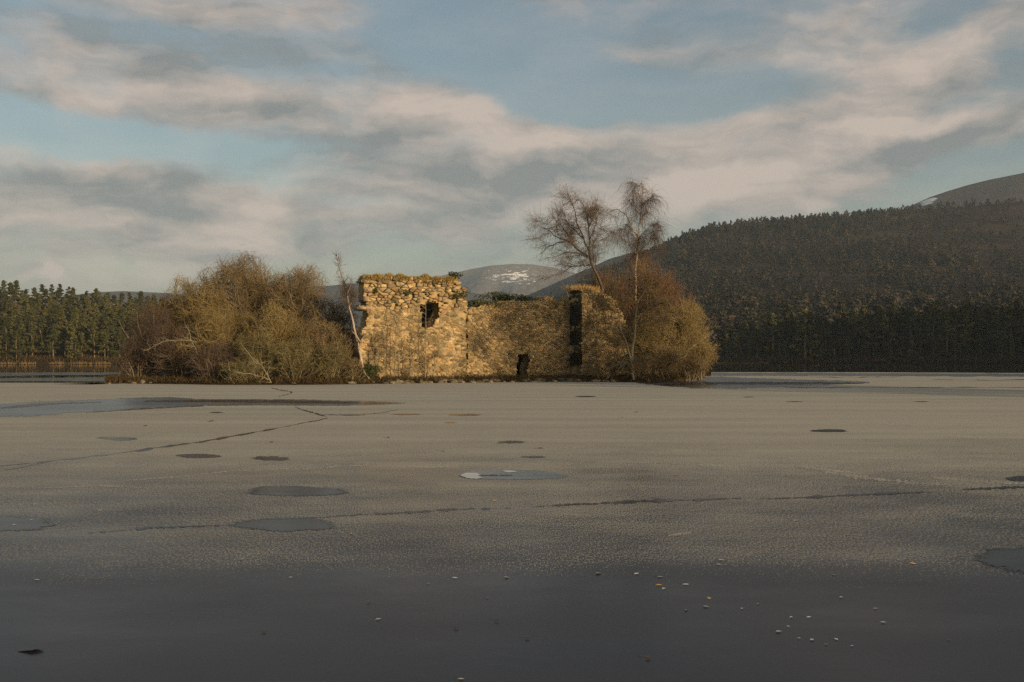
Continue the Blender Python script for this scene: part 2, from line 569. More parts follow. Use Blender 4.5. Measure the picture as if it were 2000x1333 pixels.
def strip_px(pts, w, rng, n=40):
    """thin ragged strip along a pixel path; w in pixels (half height)"""
    P = np.array(pts, float); d = np.r_[0, np.cumsum(np.hypot(*np.diff(P, axis=0).T))]
    t = np.linspace(0, d[-1], n); x = np.interp(t, d, P[:, 0]); y = np.interp(t, d, P[:, 1])
    ker = np.hanning(9)[1:-1]; ker /= ker.sum()
    y = y + np.convolve(rng.normal(0, 1.0, n), ker, 'same') * .8 + rng.normal(0, .12, n)
    ww = w * np.clip(.8 + np.convolve(rng.normal(0, 1.1, n), ker, 'same') + rng.normal(0, .12, n), .15, 2.0) * np.sin(np.linspace(.08, math.pi - .08, n)) ** .5
    up = [ground(a, b - c) for a, b, c in zip(x, y, ww)]
    dn = [ground(a, b + c) for a, b, c in zip(x, y, ww)]
    V = np.array([[p[0], p[1], .005] for p in up + dn])
    Fc = [(i, i + 1, n + i + 1, n + i) for i in range(n - 1)]
    return V, Fc


rg = np.random.default_rng(11)
Z1, Z2 = .004, .008
for (cx, cy, rx, ry, ro) in [(228, 857, 42, 3.6, .10), (388, 891, 46, 4.6, .07), (527, 896, 42, 4.4, .12),
                             (578, 960, 108, 11, .07), (558, 1025, 105, 16, .08), (20, 1028, 125, 17, .10),
                             (998, 864, 28, 3.2, .10), (1050, 893, 24, 2.4, .12), (1624, 842, 42, 3.2, .05),
                             (908, 811, 36, 2.2, .08), (793, 810, 30, 1.6, .1), (1144, 775, 24, 1.1, .05),
                             (1990, 936, 34, 5.5, .1), (2000, 1092, 105, 26, .12), (1548, 785, 18, .8, .1),
                             (1800, 785, 15, .8, .1), (423, 806, 17, 1.0, .1), (882, 826, 14, 1.2, .1),
                             (690, 811, 24, 1.2, .1), (1462, 776, 10, .8, .1), (110, 732.5, 90, 1.2, .1)]:
    o = fan_obj('clear_ice_patch', blob_px(cx, cy, rx, ry, rg, 150, ro * 1.3), Z1, M['clear_ice'], ice)
# the large half-thawed pool in front of the island
big = [(-60, 800), (0, 789), (70, 783), (150, 781), (240, 777), (330, 775), (385, 779), (450, 780), (560, 779), (660, 781),
       (735, 784), (795, 787), (740, 792), (660, 794), (560, 793), (480, 793), (400, 794), (330, 797), (256, 799), (255, 803), (190, 807),
       (120, 808), (110, 813), (50, 816), (0, 815), (-60, 812)]


def densify(pts, k, rng, jx, jy):
    out = []
    for i in range(len(pts)):
        a = np.array(pts[i], float); b = np.array(pts[(i + 1) % len(pts)], float)
        for q in range(k):
            p = a + (b - a) * q / k
            out.append((p[0] + rng.normal(0, jx), p[1] + rng.normal(0, jy)))
    return out


def px_sheet(name, pts, z, m, parent, mid=.9):
    return fan_obj(name, [ground(x, y) for x, y in pts], z, m, parent, mid=mid)


def band_sheet(name, top, bot, z, m, parent, rng, n=70, jy=.35):
    """sheet between an upper and a lower pixel line"""
    T = np.array(top, float); Bm = np.array(bot, float)
    x = np.linspace(max(T[0, 0], Bm[0, 0]), min(T[-1, 0], Bm[-1, 0]), n)
    yt = np.interp(x, T[:, 0], T[:, 1]) + rng.normal(0, jy, n); yb = np.interp(x, Bm[:, 0], Bm[:, 1]) + rng.normal(0, jy, n)
    yb = np.maximum(yb, yt + .15)
    V = []; e = []
    for f, ev in ((0, 0), (.22, 1), (.5, 1), (.78, 1), (1, 0)):
        for a, b, c in zip(x, yt, yb):
            g = ground(a, b + (c - b) * f); V.append((g[0], g[1], z)); e.append(ev)
    for r in range(5): e[r * n] = 0; e[r * n + n - 1] = 0
    Fc = [(r * n + i, r * n + i + 1, (r + 1) * n + i + 1, (r + 1) * n + i) for r in range(4) for i in range(n - 1)]
    return mesh_obj(name, V, Fc, m, parent, attrs={'edge': e})


band_sheet('thawed_pool', [(-80, 795), (0, 789), (70, 783), (150, 781), (240, 777), (330, 775), (385, 779), (560, 780), (660, 782), (740, 784), (795, 787)],
           [(-80, 813), (0, 815.5), (60, 815.5), (112, 813), (122, 808.5), (190, 807), (250, 803), (262, 799), (330, 797), (400, 794), (560, 793), (660, 794), (740, 791.5), (795, 788.5)],
           Z1, M['wet_ice'], ice, rg, 130)
band_sheet('clear_ice_patch', [(280, 783), (400, 782), (560, 782.5), (700, 785), (780, 787)], [(280, 785), (400, 786), (560, 788), (700, 789), (780, 788.5)],
           Z2, M['clear_ice'], ice, rg, 60)
band_sheet('clear_ice_patch', [(0, 797), (60, 789), (120, 787), (200, 785)], [(0, 799), (60, 795), (120, 790), (200, 787)], Z2, M['clear_ice'], ice, rg, 40)
band_sheet('clear_ice_patch', [(180, 803.5), (260, 799), (330, 796), (400, 793)], [(180, 806.5), (260, 801.5), (330, 797.2), (400, 794)], Z2, M['clear_ice'], ice, rg, 40)
# dark thawed tongue at the right end of the island and wet bands at the far edge
band_sheet('thawed_pool', [(1240, 745), (1330, 741.5), (1400, 735), (1500, 739), (1640, 743.5), (1700, 746)], [(1240, 748), (1300, 756), (1360, 760), (1440, 761), (1560, 756), (1700, 748.5)], Z1, M['wet_ice'], ice, rg, 80)
band_sheet('clear_ice_patch', [(1290, 751), (1370, 747), (1500, 746), (1620, 747), (1690, 748.5)], [(1290, 754), (1370, 752), (1500, 752), (1620, 751), (1690, 750)], Z2, M['clear_ice'], ice, rg, 60)
band_sheet('thawed_pool', [(1380, 728.2), (1600, 728.5), (2050, 730.2), (2400, 732)], [(1380, 735), (1600, 735), (2050, 737), (2400, 739)], Z1, M['wet_ice'], ice, rg, 60)
for pts in ([(1820, 742), (2040, 743)], [(1580, 736.5), (1760, 737)], [(1700, 757), (2040, 757.5)], [(1530, 757), (1700, 757)]):
    V, Fc = strip_px(pts, .5, rg); mesh_obj('dark_seam', V, Fc, M['clear_ice'], ice, attrs={'edge': np.ones(len(V))})
# ice floating on the left, beyond the main sheet
for top, bot in ([(-200, 727), (0, 727.3), (120, 726.8), (240, 727.5)], [(-200, 735), (0, 735.5), (120, 733.5), (240, 731.5)]), \
                ([(-200, 738), (0, 738.2), (100, 737.5), (220, 735.5)], [(-200, 745.5), (0, 745.5), (120, 745.5), (230, 746.5)]):
    band_sheet('wet_ice_sheet', top, bot, -.012, M['clear_ice'], ice, rg, 60, .2)
# the big white-edged puddle in the middle of the ice
band_sheet('refrozen_puddle', [(896, 928.5), (905, 924), (925, 919), (960, 917.5), (1040, 917.5), (1075, 920), (1095, 926), (1109, 930)],
           [(896, 930.5), (910, 935), (935, 937.5), (1000, 938.5), (1060, 938), (1092, 937), (1103, 934.5), (1109, 931.5)], Z1, M['pool_ice'], ice, rg, 80, .25)
px_sheet('white_ice_flake', densify([(897, 929.5), (908, 925), (930, 924.8), (938, 928), (934, 930), (947, 934), (930, 936.5), (910, 935)], 4, rg, .5, .2), Z2, M['white_ice'], ice)
px_sheet('white_ice_flake', densify([(981, 920.5), (995, 919.8), (1008, 921.5), (1010, 923.3), (995, 924), (985, 923)], 4, rg, .4, .15), Z2, M['white_ice'], ice)
for i in range(5):
    x = 946 + i * 12 + rg.uniform(-3, 3); px_sheet('clear_ice_patch', blob_px and [(x + 8 * math.cos(t) * rg.uniform(.6, 1.2), 929.5 + rg.uniform(-.5, .5) + 1.0 * math.sin(t)) for t in np.linspace(0, 6.0, 14)], Z2, M['clear_ice'], ice)
# cracks
for pts, w in [([(-40, 914), (90, 902), (220, 888), (300, 876), (390, 864), (500, 845), (560, 833), (608, 824), (640, 817)], 1.7),
               ([(0, 920), (40, 914), (100, 902)], .8),
               ([(640, 815), (615, 808), (598, 803), (588, 800), (575, 795)], 1.4), ([(625, 811), (660, 811), (690, 812), (750, 806), (778, 800)], .8),
               ([(545, 775), (560, 771), (572, 767), (560, 764), (545, 762), (528, 757)], .9),
               ([(640, 1010), (700, 1006), (800, 1001), (900, 995), (1000, 993)], 2.0), ([(1040, 990), (1150, 985), (1300, 978), (1450, 974)], 3.0),
               ([(1480, 976), (1600, 971), (1700, 966), (1820, 962)], 2.2), ([(1880, 957), (1950, 954), (2040, 951)], 2.4),
               ([(170, 1042), (300, 1031), (450, 1026)], 2.2), ([(500, 1017), (650, 1010)], 1.2)]:
    V, Fc = strip_px(pts, w * .8, rg, 170)
    n2 = len(V); mesh_obj('crack', V, Fc, M['clear_ice'], ice, attrs={'edge': np.full(n2, .62)})
# wind-drifted frost lines
for pts, w in [([(390, 928), (450, 921), (540, 917), (620, 918), (650, 912), (740, 910)], 1.8), ([(740, 911), (830, 914), (900, 913)], 1.3),
               ([(1540, 912), (1590, 917), (1640, 927), (1700, 936), (1780, 944), (1860, 949)], 4.5), ([(1480, 912), (1540, 910), (1610, 919), (1680, 926)], 3.5),
               ([(1820, 934), (1900, 940), (2000, 946)], 4.0), ([(1210, 904), (1320, 906), (1450, 914)], 1.6), ([(240, 940), (330, 934), (400, 929)], 1.4),
               ([(60, 955), (200, 950), (300, 955)], 1.6), ([(1010, 878), (1110, 876), (1180, 873)], 1.2), ([(1305, 1048), (1330, 1044), (1350, 1042)], 4.0),
               ([(640, 910), (700, 896), (760, 893)], 1.0), ([(860, 780), (1060, 772)], .7)]:
    V, Fc = strip_px(pts, w * .75, rg, 320); V[:, 2] = .0065
    mesh_obj('frost_drift', V, Fc, M['frost'], ice, attrs={'edge': rg.uniform(.2, .75, len(V))})

# ----------------------------------------------------------------- land
def terrain_mat(name, c1, c2, c3, scale, snow=None, grain=12):
    k = Mat(name); P = k.pos()
    n = k.noise(P, scale, 7, .62); n2 = k.noise(k.pos((1, 1, 3)), scale * grain, 5, .65)
    f = k.math('ADD', k.math('MULTIPLY', n, .65), k.math('MULTIPLY', n2, .35))
    c = k.ramp(f, (.36, c1), (.5, c2), (.64, c3))
    if snow:
        a = k.attr('snow', 'Fac'); s = k.noise(k.pos(snow), 1.0, 5, .68)
        c = k.mix(k.mapr(k.math('ADD', s, a), 1.02, 1.07), c, (.80, .81, .82))
    return k.done(c, .95, .05, k.bump(n2, .5, 1.0 / scale * .02))


M['hill'] = terrain_mat('moor_hillside', (.012, .010, .007), (.030, .022, .014), (.07, .047, .029), .012)
M['moor'] = terrain_mat('bare_moor', (.018, .013, .010), (.036, .026, .019), (.06, .045, .032), .006, (.02, .008, .10))
M['mount'] = terrain_mat('snowy_mountain', (.09, .085, .08), (.14, .125, .11), (.20, .17, .14), .0022, (.034, .012, .11))
M['soil'] = terrain_mat('island_soil', (.018, .013, .008), (.045, .03, .015), (.10, .07, .03), .9)
M['bank'] = terrain_mat('shore_bank', (.03, .02, .012), (.06, .045, .02), (.11, .085, .04), .7)


def interp(pts):
    P = np.array(pts, float)
    return lambda v: np.interp(v, P[:, 0], P[:, 1])


def smooth_noise(X, Y, scale, seed, octs=4):
    r = np.random.default_rng(seed); out = np.zeros_like(X)
    for o in range(octs):
        f = 2 ** o / scale
        for _ in range(4):
            a = r.uniform(0, 6.28); ph = r.uniform(0, 6.28)
            out += np.sin((X * math.cos(a) + Y * math.sin(a)) * f * 6.28 * r.uniform(.7, 1.3) + ph) / 4 / 1.7 ** o
    return out


# nearer land all round the far side of the loch: shore depth, ridge depth, ridge height by bearing
shore_d = interp([(-1500, 150), (-600, 230), (0, 287), (240, 287), (700, 330), (1000, 350), (1400, 352), (1700, 345), (2000, 338), (2600, 300), (3400, 240)])
ridge_d = interp([(-1500, 330), (-600, 400), (0, 430), (300, 440), (700, 520), (1000, 640), (1150, 900), (1300, 1150), (2000, 1250), (3400, 1300)])
ridge_y = interp([(-1500, 560), (-600, 575), (0, 591), (150, 602), (300, 614), (500, 630), (700, 645), (930, 640), (1000, 618), (1040, 597), (1100, 575),
                  (1170, 541), (1250, 510), (1300, 482), (1340, 465), (1390, 449), (1500, 437), (1600, 430), (1770, 414), (1900, 402), (2000, 394), (2600, 380), (3400, 420)])


def land_z(px, Y):
    s = shore_d(px); r = ridge_d(px); t = np.clip((Y - s) / (r - s), 0, 1.6)
    e = (HY - ridge_y(px)) / F
    right = np.clip((px - 1000) / 400, 0, 1)
    f = np.where(t < 1, t ** .78, 1 - .25 * (t - 1))
    a0 = -CH / s
    z = CH + (a0 + (e - a0) * f) * Y
    z = np.where(t > 1, (CH + e * r) * (1 - .10 * (t - 1) ** 1.0), z)
    X = (px - CX) / F * Y
    z = z + smooth_noise(X, Y, 120, 5) * np.clip(t, 0, .6) * np.where(t < .9, 3.0, .6) * right
    return np.where(Y <= s, -.4, np.maximum(z, .15))


PX = np.linspace(-1500, 3400, 160); T = np.r_[-.04, np.linspace(0, 1, 46), np.linspace(1.05, 1.6, 8)]
PXg, Tg = np.meshgrid(PX, T)
Yl = shore_d(PXg) + (ridge_d(PXg) - shore_d(PXg)) * Tg
Xl = (PXg - CX) / F * Yl
Zl = land_z(PXg, Yl); Zl[0] = -.9
land = grid_obj('wooded_shore_land', Xl, Yl, Zl, M['hill'])
tag(land, 'wooded slopes rising from the far shore of the loch', None, None, 'structure')


def ridge_obj(name, prof, D, W, m, seed, relief, snowf=None, back=.5, z0=-20, n=240, rows=40):
    f = interp(prof); px = np.linspace(prof[0][0], prof[-1][0], n)
    t = np.r_[np.linspace(0, 1, rows), np.linspace(1.05, 1.5, 6)]
    P, Tq = np.meshgrid(px, t)
    Y = D - W + W * Tq; X = (P - CX) / F * Y
    top = CH + (HY - f(P)) / F * D
    Z = np.where(Tq < 1, z0 + (top - z0) * (np.clip(Tq, 0, 1) ** .9), top * (1 - back * (Tq - 1)))
    fade = np.sin(np.clip(Tq, 0, 1) * math.pi) ** .7
    Z = Z + smooth_noise(X, Y, W * .35, seed, 5) * relief * fade
    at_ = {}
    if snowf is not None: at_['snow'] = snowf(P, HY - (Z - CH) / Y * F).ravel()
    return grid_obj(name, X, Y, Z, m, True, at_ or {'snow': np.zeros(P.size)})


def snow_moor(px, py):
    d = np.abs((py - (402 - (px - 1790) * .36)) / 9)
    return np.clip(.55 * np.exp(-d ** 2) * np.exp(-((px - 1815) / 42) ** 2) + .1, 0, .9)


def snow_mount(px, py):
    a = .40 * np.exp(-((px - 1000) / 95) ** 2 - ((py - 540) / 28) ** 2)
    return a + .13


moor = ridge_obj('moorland_hill', [(860, 640), (980, 596), (1040, 573), (1100, 546), (1160, 520), (1190, 506), (1240, 492), (1320, 480), (1500, 475), (1700, 445), (1760, 412),
                                    (1780, 402), (1815, 386), (1850, 374), (1890, 362), (1930, 352), (2000, 338), (2200, 300), (2500, 290), (2900, 330)], 2300, 950, M['moor'], 3, 9, snow_moor)
tag(moor, 'bare brown moorland hill with a streak of old snow', None, None, 'structure')
dist = ridge_obj('distant_hill', [(-700, 600), (-200, 585), (0, 590), (120, 580), (190, 571), (240, 569), (330, 573), (480, 580), (560, 570), (625, 560), (705, 553), (790, 552), (880, 562), (1000, 590), (1100, 620)], 3300, 900, M['moor'], 9, 12)
tag(dist, 'low blue hill line far beyond the loch', None, None, 'structure')
mount = ridge_obj('snowy_mountain', [(500, 600), (700, 572), (820, 548), (890, 533), (920, 526), (960, 519), (1000, 516), (1040, 517), (1080, 523), (1160, 543), (1300, 560), (1500, 590)], 4400, 1200, M['mount'], 21, 26, snow_mount)
tag(mount, 'rounded far mountain with broken patches of snow', None, None, 'structure')

# the shore the camera stands on, and the wooded ridge round the bay behind it, on the sunny side
bx, by = np.meshgrid(np.linspace(-160, 160, 90), np.r_[np.linspace(-60, -9, 10), np.linspace(-8, 2.2, 18)])
bsh = np.interp(bx, [-160, 0, 20, 60, 160], [0, 0, 1, 24, 60])
bz = np.interp(by, [-60, -12, -7, -5, -2, 0, 1.4, 2.2], [3.6, 2.75, 2.6, 2.0, .8, .25, .03, -.08]) \
    + smooth_noise(bx, by, 9, 8, 4) * np.clip((-by - 1) / 8, 0, 1) * .45
bk = grid_obj('shore_bank', bx, by + bsh * np.clip((by + 60) / 50, 0, 1), bz, M['bank'])
tag(bk, 'heathery near shore of the loch', None, None, 'structure')
pu = np.array([math.cos(B), math.sin(B)]); ps = np.array([math.sin(B), -math.cos(B)])
U, W_ = np.meshgrid(np.linspace(272, 820, 60), np.linspace(-45, 420, 40))
hz = np.interp(U, [272, 288, 315, 600, 820], [0, 46, 58, 70, 75]) * np.interp(W_, [-45, -10, 30, 60, 150, 420], [0, .3, .85, 1, .9, .0])
hz = hz + smooth_noise(U, W_, 60, 4) * np.clip(hz / 30, 0, 1) * 4 - .5
rdg = grid_obj('wooded_ridge_land', U * pu[0] + W_ * ps[0], U * pu[1] + W_ * ps[1], hz, M['hill'])
tag(rdg, 'ridge across the bay that keeps the low sun off the shore wood', None, None, 'structure')

# ----------------------------------------------------------------- island ground
front_px = [(205, 750.5), (240, 749.5), (330, 751), (450, 752.5), (560, 752.5), (640, 751.8), (700, 751), (780, 749.8), (850, 748.8), (930, 747.7), (1000, 747), (1080, 746.3),
            (1160, 746.6), (1250, 747.2), (1310, 746.6), (1345, 744), (1365, 741)]
fp = densify(front_px, 6, np.random.default_rng(4), 1.2, .12)[:-6]
fp = [ground(x, y) for x, y in fp]
n = len(fp); ctr = np.array([-7.5, 90.0, 0])
rings = [0, .02, .06, .14, .3, .6, 1.0]; zr = [-.05, .16, .32, .42, .5, .7, .9]
GX = np.zeros((len(rings) + 1, n)); GY = GX.copy(); GZ = GX.copy()
rr_ = np.random.default_rng(5)
for j, p in enumerate(fp):
    backp = np.array([p[0] * 1.25 + .5, 106 - .012 * (p[0] + 7) ** 2, 0])
    for i, (t, z) in enumerate(zip(rings, zr)):
        q = p + (backp - p) * t
        GX[i, j] = q[0]; GY[i, j] = q[1]; GZ[i, j] = z * (rr_.uniform(.7, 1.3) if 0 < i < 6 else 1)
    GX[-1, j], GY[-1, j], GZ[-1, j] = backp[0], backp[1] + .3, -.05
isl = grid_obj('island_ground', GX, GY, GZ, M['soil'])
tag(isl, 'low mossy ground of the castle island', None, None, 'structure')

# ----------------------------------------------------------------- castle ruin
CA = math.radians(25.0)
C0 = np.array([(716 - CX) / F * 72.0, 72.0])          # left front corner of the tall wall
CT = np.array([math.cos(CA), math.sin(CA)]); CN = np.array([math.sin(CA), -math.cos(CA)])


def face(x, y, off=0.0):
    """photo pixel -> (s, z) on the facade plane, off metres in front of it"""
    o = C0 + CN * off; k = (x - CX) / F
    s = (k * o[1] - o[0]) / (CT[0] - k * CT[1])
    Y = o[1] + s * CT[1]
    return s, CH + (HY - y) / F * Y


castle = empty('castle_ruin', (C0[0], C0[1], 0), CA)
tag(castle, 'roofless ruined rubble castle wall standing on the small island', 'ruin')


def stone_mats():
    k = Mat('rubble_stone'); P = k.coord('Object'); a = k.attr('tint')
    n = k.noise(P, 5.0, 6, .65); n2 = k.noise(P, 1.1, 5, .6); n3 = k.noise(P, 22.0, 4, .6)
    c = k.mix(k.mapr(n, .35, .68), k.mix(.55, a, (.16, .13, .09)), a)
    c = k.mix(k.math('MULTIPLY', k.mapr(n2, .50, .64), .7), c, (.07, .062, .03))     # moss and dark lichen
    c = k.mix(k.math('MULTIPLY', k.mapr(n3, .62, .72), .45), c, (.46, .43, .33))        # pale lichen
    s = k.done(c, .95, .1, k.bump(k.math('ADD', n, n3), .7, .03))
    k = Mat('lime_mortar'); P = k.coord('Object')
    n = k.noise(P, 3.0, 6, .7); n2 = k.noise(P, .6, 5, .6); n3 = k.noise(P, 16.0, 4, .6)
    c = k.ramp(n, (.3, (.18, .13, .068)), (.5, (.37, .275, .14)), (.7, (.48, .37, .20)))
    c = k.mix(k.math('MULTIPLY', k.mapr(n2, .50, .64), .65), c, (.07, .06, .03))
    m = k.done(c, .95, .08, k.bump(k.math('ADD', n, n3), .9, .05))
    return s, m


M['stone'], M['mortar'] = stone_mats()
k = Mat('shade_dark_stone'); nn = k.noise(k.coord('Object'), 3.0, 6, .65)
M['shade_dark'] = k.done(k.ramp(nn, (.35, (.018, .016, .011)), (.55, (.04, .036, .022)), (.75, (.08, .07, .045))), .9, .1, k.bump(nn, .7, .05))  # near-black colour stands in for shade on the sheer end and inner walls


def inside(poly_, x, y):
    c = False; j = len(poly_) - 1
    for i in range(len(poly_)):
        xi, yi = poly_[i]; xj, yj = poly_[j]
        if (yi > y) != (yj > y) and x < (xj - xi) * (y - yi) / (yj - yi + 1e-12) + xi: c = not c
        j = i
    return c


def slab(name, outline, holes, thick, off, m, parent, seed, step=.17, recess=None):
    """thick wall cut on a fine grid so that its outline stays broken"""
    r = np.random.default_rng(seed)
    ss = [p[0] for p in outline]; zz = [p[1] for p in outline]
    s0, s1, z0, z1 = min(ss) - step, max(ss) + step, min(zz), max(zz) + step
    ni, nj = int((s1 - s0) / step) + 1, int((z1 - z0) / step) + 1
    mask = np.zeros((ni, nj), bool)
    for i in range(ni):
        for j in range(nj):
            x, y = s0 + (i + .5) * step, z0 + (j + .5) * step
            mask[i, j] = inside(outline, x, y) and not any(inside(h, x, y) for h in holes)
    ji = r.uniform(-.3, .3, (ni + 1, nj + 1, 2)) * step
    fr = r.uniform(-.025, .025, (ni + 1, nj + 1))
    V = []; idx = {}

    def vid(i, j, b):
        if (i, j, b) not in idx:
            idx[(i, j, b)] = len(V)
            q = (s0 + i * step + ji[i, j, 0], z0 + j * step + ji[i, j, 1])
            V.append((q[0], -off + (thick if b else fr[i, j] + (recess(q) if recess else 0)), q[1]))
        return idx[(i, j, b)]
    Fc = []
    for i in range(ni):
        for j in range(nj):
            if not mask[i, j]: continue
            Fc.append((vid(i, j, 0), vid(i + 1, j, 0), vid(i + 1, j + 1, 0), vid(i, j + 1, 0)))
            Fc.append((vid(i, j, 1), vid(i, j + 1, 1), vid(i + 1, j + 1, 1), vid(i + 1, j, 1)))
            for di, dj, e0, e1 in ((-1, 0, (0, 0), (0, 1)), (1, 0, (1, 1), (1, 0)), (0, -1, (1, 0), (0, 0)), (0, 1, (0, 1), (1, 1))):
                a, b = i + di, j + dj
                if a < 0 or b < 0 or a >= ni or b >= nj or not mask[a, b]:
                    p, q = (i + e0[0], j + e0[1]), (i + e1[0], j + e1[1])
                    Fc.append((vid(*p, 0), vid(*p, 1), vid(*q, 1), vid(*q, 0)))
    return mesh_obj(name, V, Fc, m, parent), mask, (s0, z0, step)


def clip(polyg, nx, ny, d):
    out = []
    for i in range(len(polyg)):
        a, b = polyg[i], polyg[(i + 1) % len(polyg)]
        da, db = a[0] * nx + a[1] * ny - d, b[0] * nx + b[1] * ny - d
        if da <= 0: out.append(a)
        if (da < 0 < db) or (db < 0 < da):
            t = da / (da - db); out.append((a[0] + (b[0] - a[0]) * t, a[1] + (b[1] - a[1]) * t))
    return out


def rubble(outline, holes, gs, gz, drop, seed):
    """irregular stone cells over a facade: list of polygons in (s, z)"""
    r = np.random.default_rng(seed); asp = gs / gz
    ss = [p[0] for p in outline]; zz = [p[1] for p in outline]
    pts = []
    row = 0; z = min(zz) - gz
    while z < max(zz) + gz:
        x = min(ss) - gs + (row % 2) * gs * .5
        while x < max(ss) + gs:
            if r.random() > drop:
                pts.append((x + r.uniform(-.33, .33) * gs, z + r.uniform(-.25, .25) * gz))
            x += gs
        z += gz; row += 1
    P = np.array(pts); Q = P.copy(); Q[:, 0] /= asp
    cells = []
    for i in range(len(P)):
        if not inside(outline, *P[i]) or any(inside(h, *P[i]) for h in holes): continue
        d2 = ((Q - Q[i]) ** 2).sum(1); nb = np.argsort(d2)[1:19]
        g = gz * 1.25
        pg = [(-g, -g), (g, -g), (g, g), (-g, g)]
        for j in nb:
            v = Q[j] - Q[i]; L = math.hypot(*v)
            pg = clip(pg, v[0] / L, v[1] / L, L / 2)
            if len(pg) < 3: break
        if len(pg) < 3: continue
        pg = [(P[i][0] + a * asp, P[i][1] + b) for a, b in pg]
        if sum(not inside(outline, *q) or any(inside(h, *q) for h in holes) for q in pg) > 3: continue
        cells.append(pg)
    return cells


STONES = [(.40, .31, .19), (.34, .265, .16), (.43, .345, .23), (.31, .27, .205), (.24, .19, .125), (.47, .39, .27), (.36, .25, .155), (.20, .175, .135), (.14, .12, .085), (.28, .215, .13)]


def stone_mesh(pg, proud, gap, off, r):
    c = np.mean(pg, axis=0); P = np.array(pg); n = len(P)
    size = np.sqrt(((P - c) ** 2).sum(1)).mean()
    k0 = max(.6, 1 - gap / max(size, .05))
    jit = lambda: 1 + r.normal(0, .04, (n, 1))
    r0 = c + (P - c) * k0 * jit(); r1 = c + (P - c) * k0 * .97 * jit(); r2 = c + (P - c) * k0 * r.uniform(.74, .9) * jit()
    tilt = r.normal(0, .10, 2)
    V = []
    for ring, y in ((r0, .05), (r1, -proud * .55), (r2, -proud)):
        for q in ring:
            yy = y if y > 0 else y + (q - c).dot(tilt) * .6
            V.append((q[0], yy - off, q[1]))
    V.append((c[0], -proud * 1.12 - off, c[1]))
    Fc = []
    for a in (0, n):
        for i in range(n):
            j = (i + 1) % n
            Fc.append((a + i, a + j, a + n + j)); Fc.append((a + i, a + n + j, a + n + i))
    for i in range(n): Fc.append((2 * n + i, 2 * n + (i + 1) % n, 3 * n))
    t = np.array(STONES[r.integers(len(STONES))]) * np.array([1.26, 1.14, .86]) * r.uniform(.55, 1.1)
    return np.array(V), np.array(Fc), t


def wall_part(name, outline_px, holes_px, thick, off, gs, gz, seed, singles, rough_fn, label=None, recess=None, miss=lambda c: .03, drop=.24):
    ol = [face(x, y, off) for x, y in outline_px]; hs = [[face(x, y, off) for x, y in h] for h in holes_px]
    w, mask, _ = slab(name, ol, hs, thick, off, M['mortar'], castle, seed, recess=recess)
    if label: w['label'] = label
    r = np.random.default_rng(seed + 100)
    cells = rubble(ol, hs, gs, gz, drop, seed + 7)
    def area(p): return abs(sum(p[i][0] * p[(i + 1) % len(p)][1] - p[(i + 1) % len(p)][0] * p[i][1] for i in range(len(p)))) / 2
    built = []
    for pg in cells:
        c = np.mean(pg, axis=0); pr, gap = rough_fn(c, r)
        if r.random() < miss(c): continue
        built.append((area(pg) * (1 + 4 * pr), stone_mesh(pg, pr, gap, off, r)))
    built.sort(key=lambda q: -q[0])
    for _, (V, Fc, t) in built[:singles]:
        mesh_obj('stone', V, Fc, M['stone'], w, np.repeat(t[None], len(V), 0))
    Vs, Fs, Ts, k = [], [], [], 0
    for _, (V, Fc, t) in built[singles:]:
        Vs.append(V); Fs.append(Fc + k); k += len(V); Ts.append(np.repeat(t[None], len(V), 0))
    o = mesh_obj('rubble_facing', np.concatenate(Vs), np.concatenate(Fs), M['stone'], w, np.concatenate(Ts))
    o['kind'] = 'stuff'
    return w


ZSPLIT = face(780, 603)[1]


def upper(c): return c[1] > ZSPLIT + .35 * math.sin(c[0] * 2.1) + .15 * math.sin(c[0] * 5.3)


def rough_tower(c, r):
    if upper(c): return r.uniform(.02, .20), .026      # robbed upper band: stones stand proud, some are gone
    return (r.uniform(.012, .05) if r.random() > .12 else r.uniform(.05, .12)), .014


WINDOW = [(822, 596), (830, 594), (838, 590), (855, 588), (858, 600), (857, 622), (850, 630), (848, 637), (836, 640), (833, 644), (826, 641), (821, 622)]
wall_part('tower_wall',
          [(698, 746), (700, 715), (704, 690), (705, 664), (712, 660), (713, 652), (707, 650), (708, 643), (717, 638), (719, 606), (702, 604), (701, 599), (715, 597), (713, 580), (712, 562), (709, 548),
           (716, 541), (760, 541), (830, 543), (880, 545), (897, 550), (906, 562), (913, 580), (914, 600), (912, 640), (913, 746)],
          [WINDOW], 1.5, 0.0, .30, .16, 31, 170, rough_tower, 'tall stretch of wall with a ragged window hole',
          lambda q: .16 if upper(q) else 0.0, lambda c: .16 if upper(c) else .10, .42)
DOOR = [(1008, 748), (1007, 716), (1012, 706), (1012, 695), (1020, 689), (1034, 695), (1035, 704), (1031, 712), (1031, 748)]
wall_part('curtain_wall',
          [(913, 746), (914, 604), (930, 600), (950, 594), (975, 590), (1050, 589), (1110, 590), (1122, 592), (1122, 746)],
          [DOOR], 1.4, -.06, .28, .145, 47, 90, lambda c, r: (r.uniform(.015, .10), .018), 'lower stretch of wall with a small doorway')
wall_part('corner_wall',
          [(1134, 746), (1136, 700), (1131, 688), (1135, 660), (1132, 640), (1136, 622), (1134, 600), (1131, 585), (1134, 566), (1150, 565), (1170, 568), (1180, 575), (1190, 578), (1200, 590), (1212, 606), (1226, 640), (1250, 670), (1275, 746)],
          [], 1.7, 1.5, .28, .15, 59, 40, lambda c, r: (r.uniform(.015, .11), .02), 'end wall jutting forward with a dark sheer side')
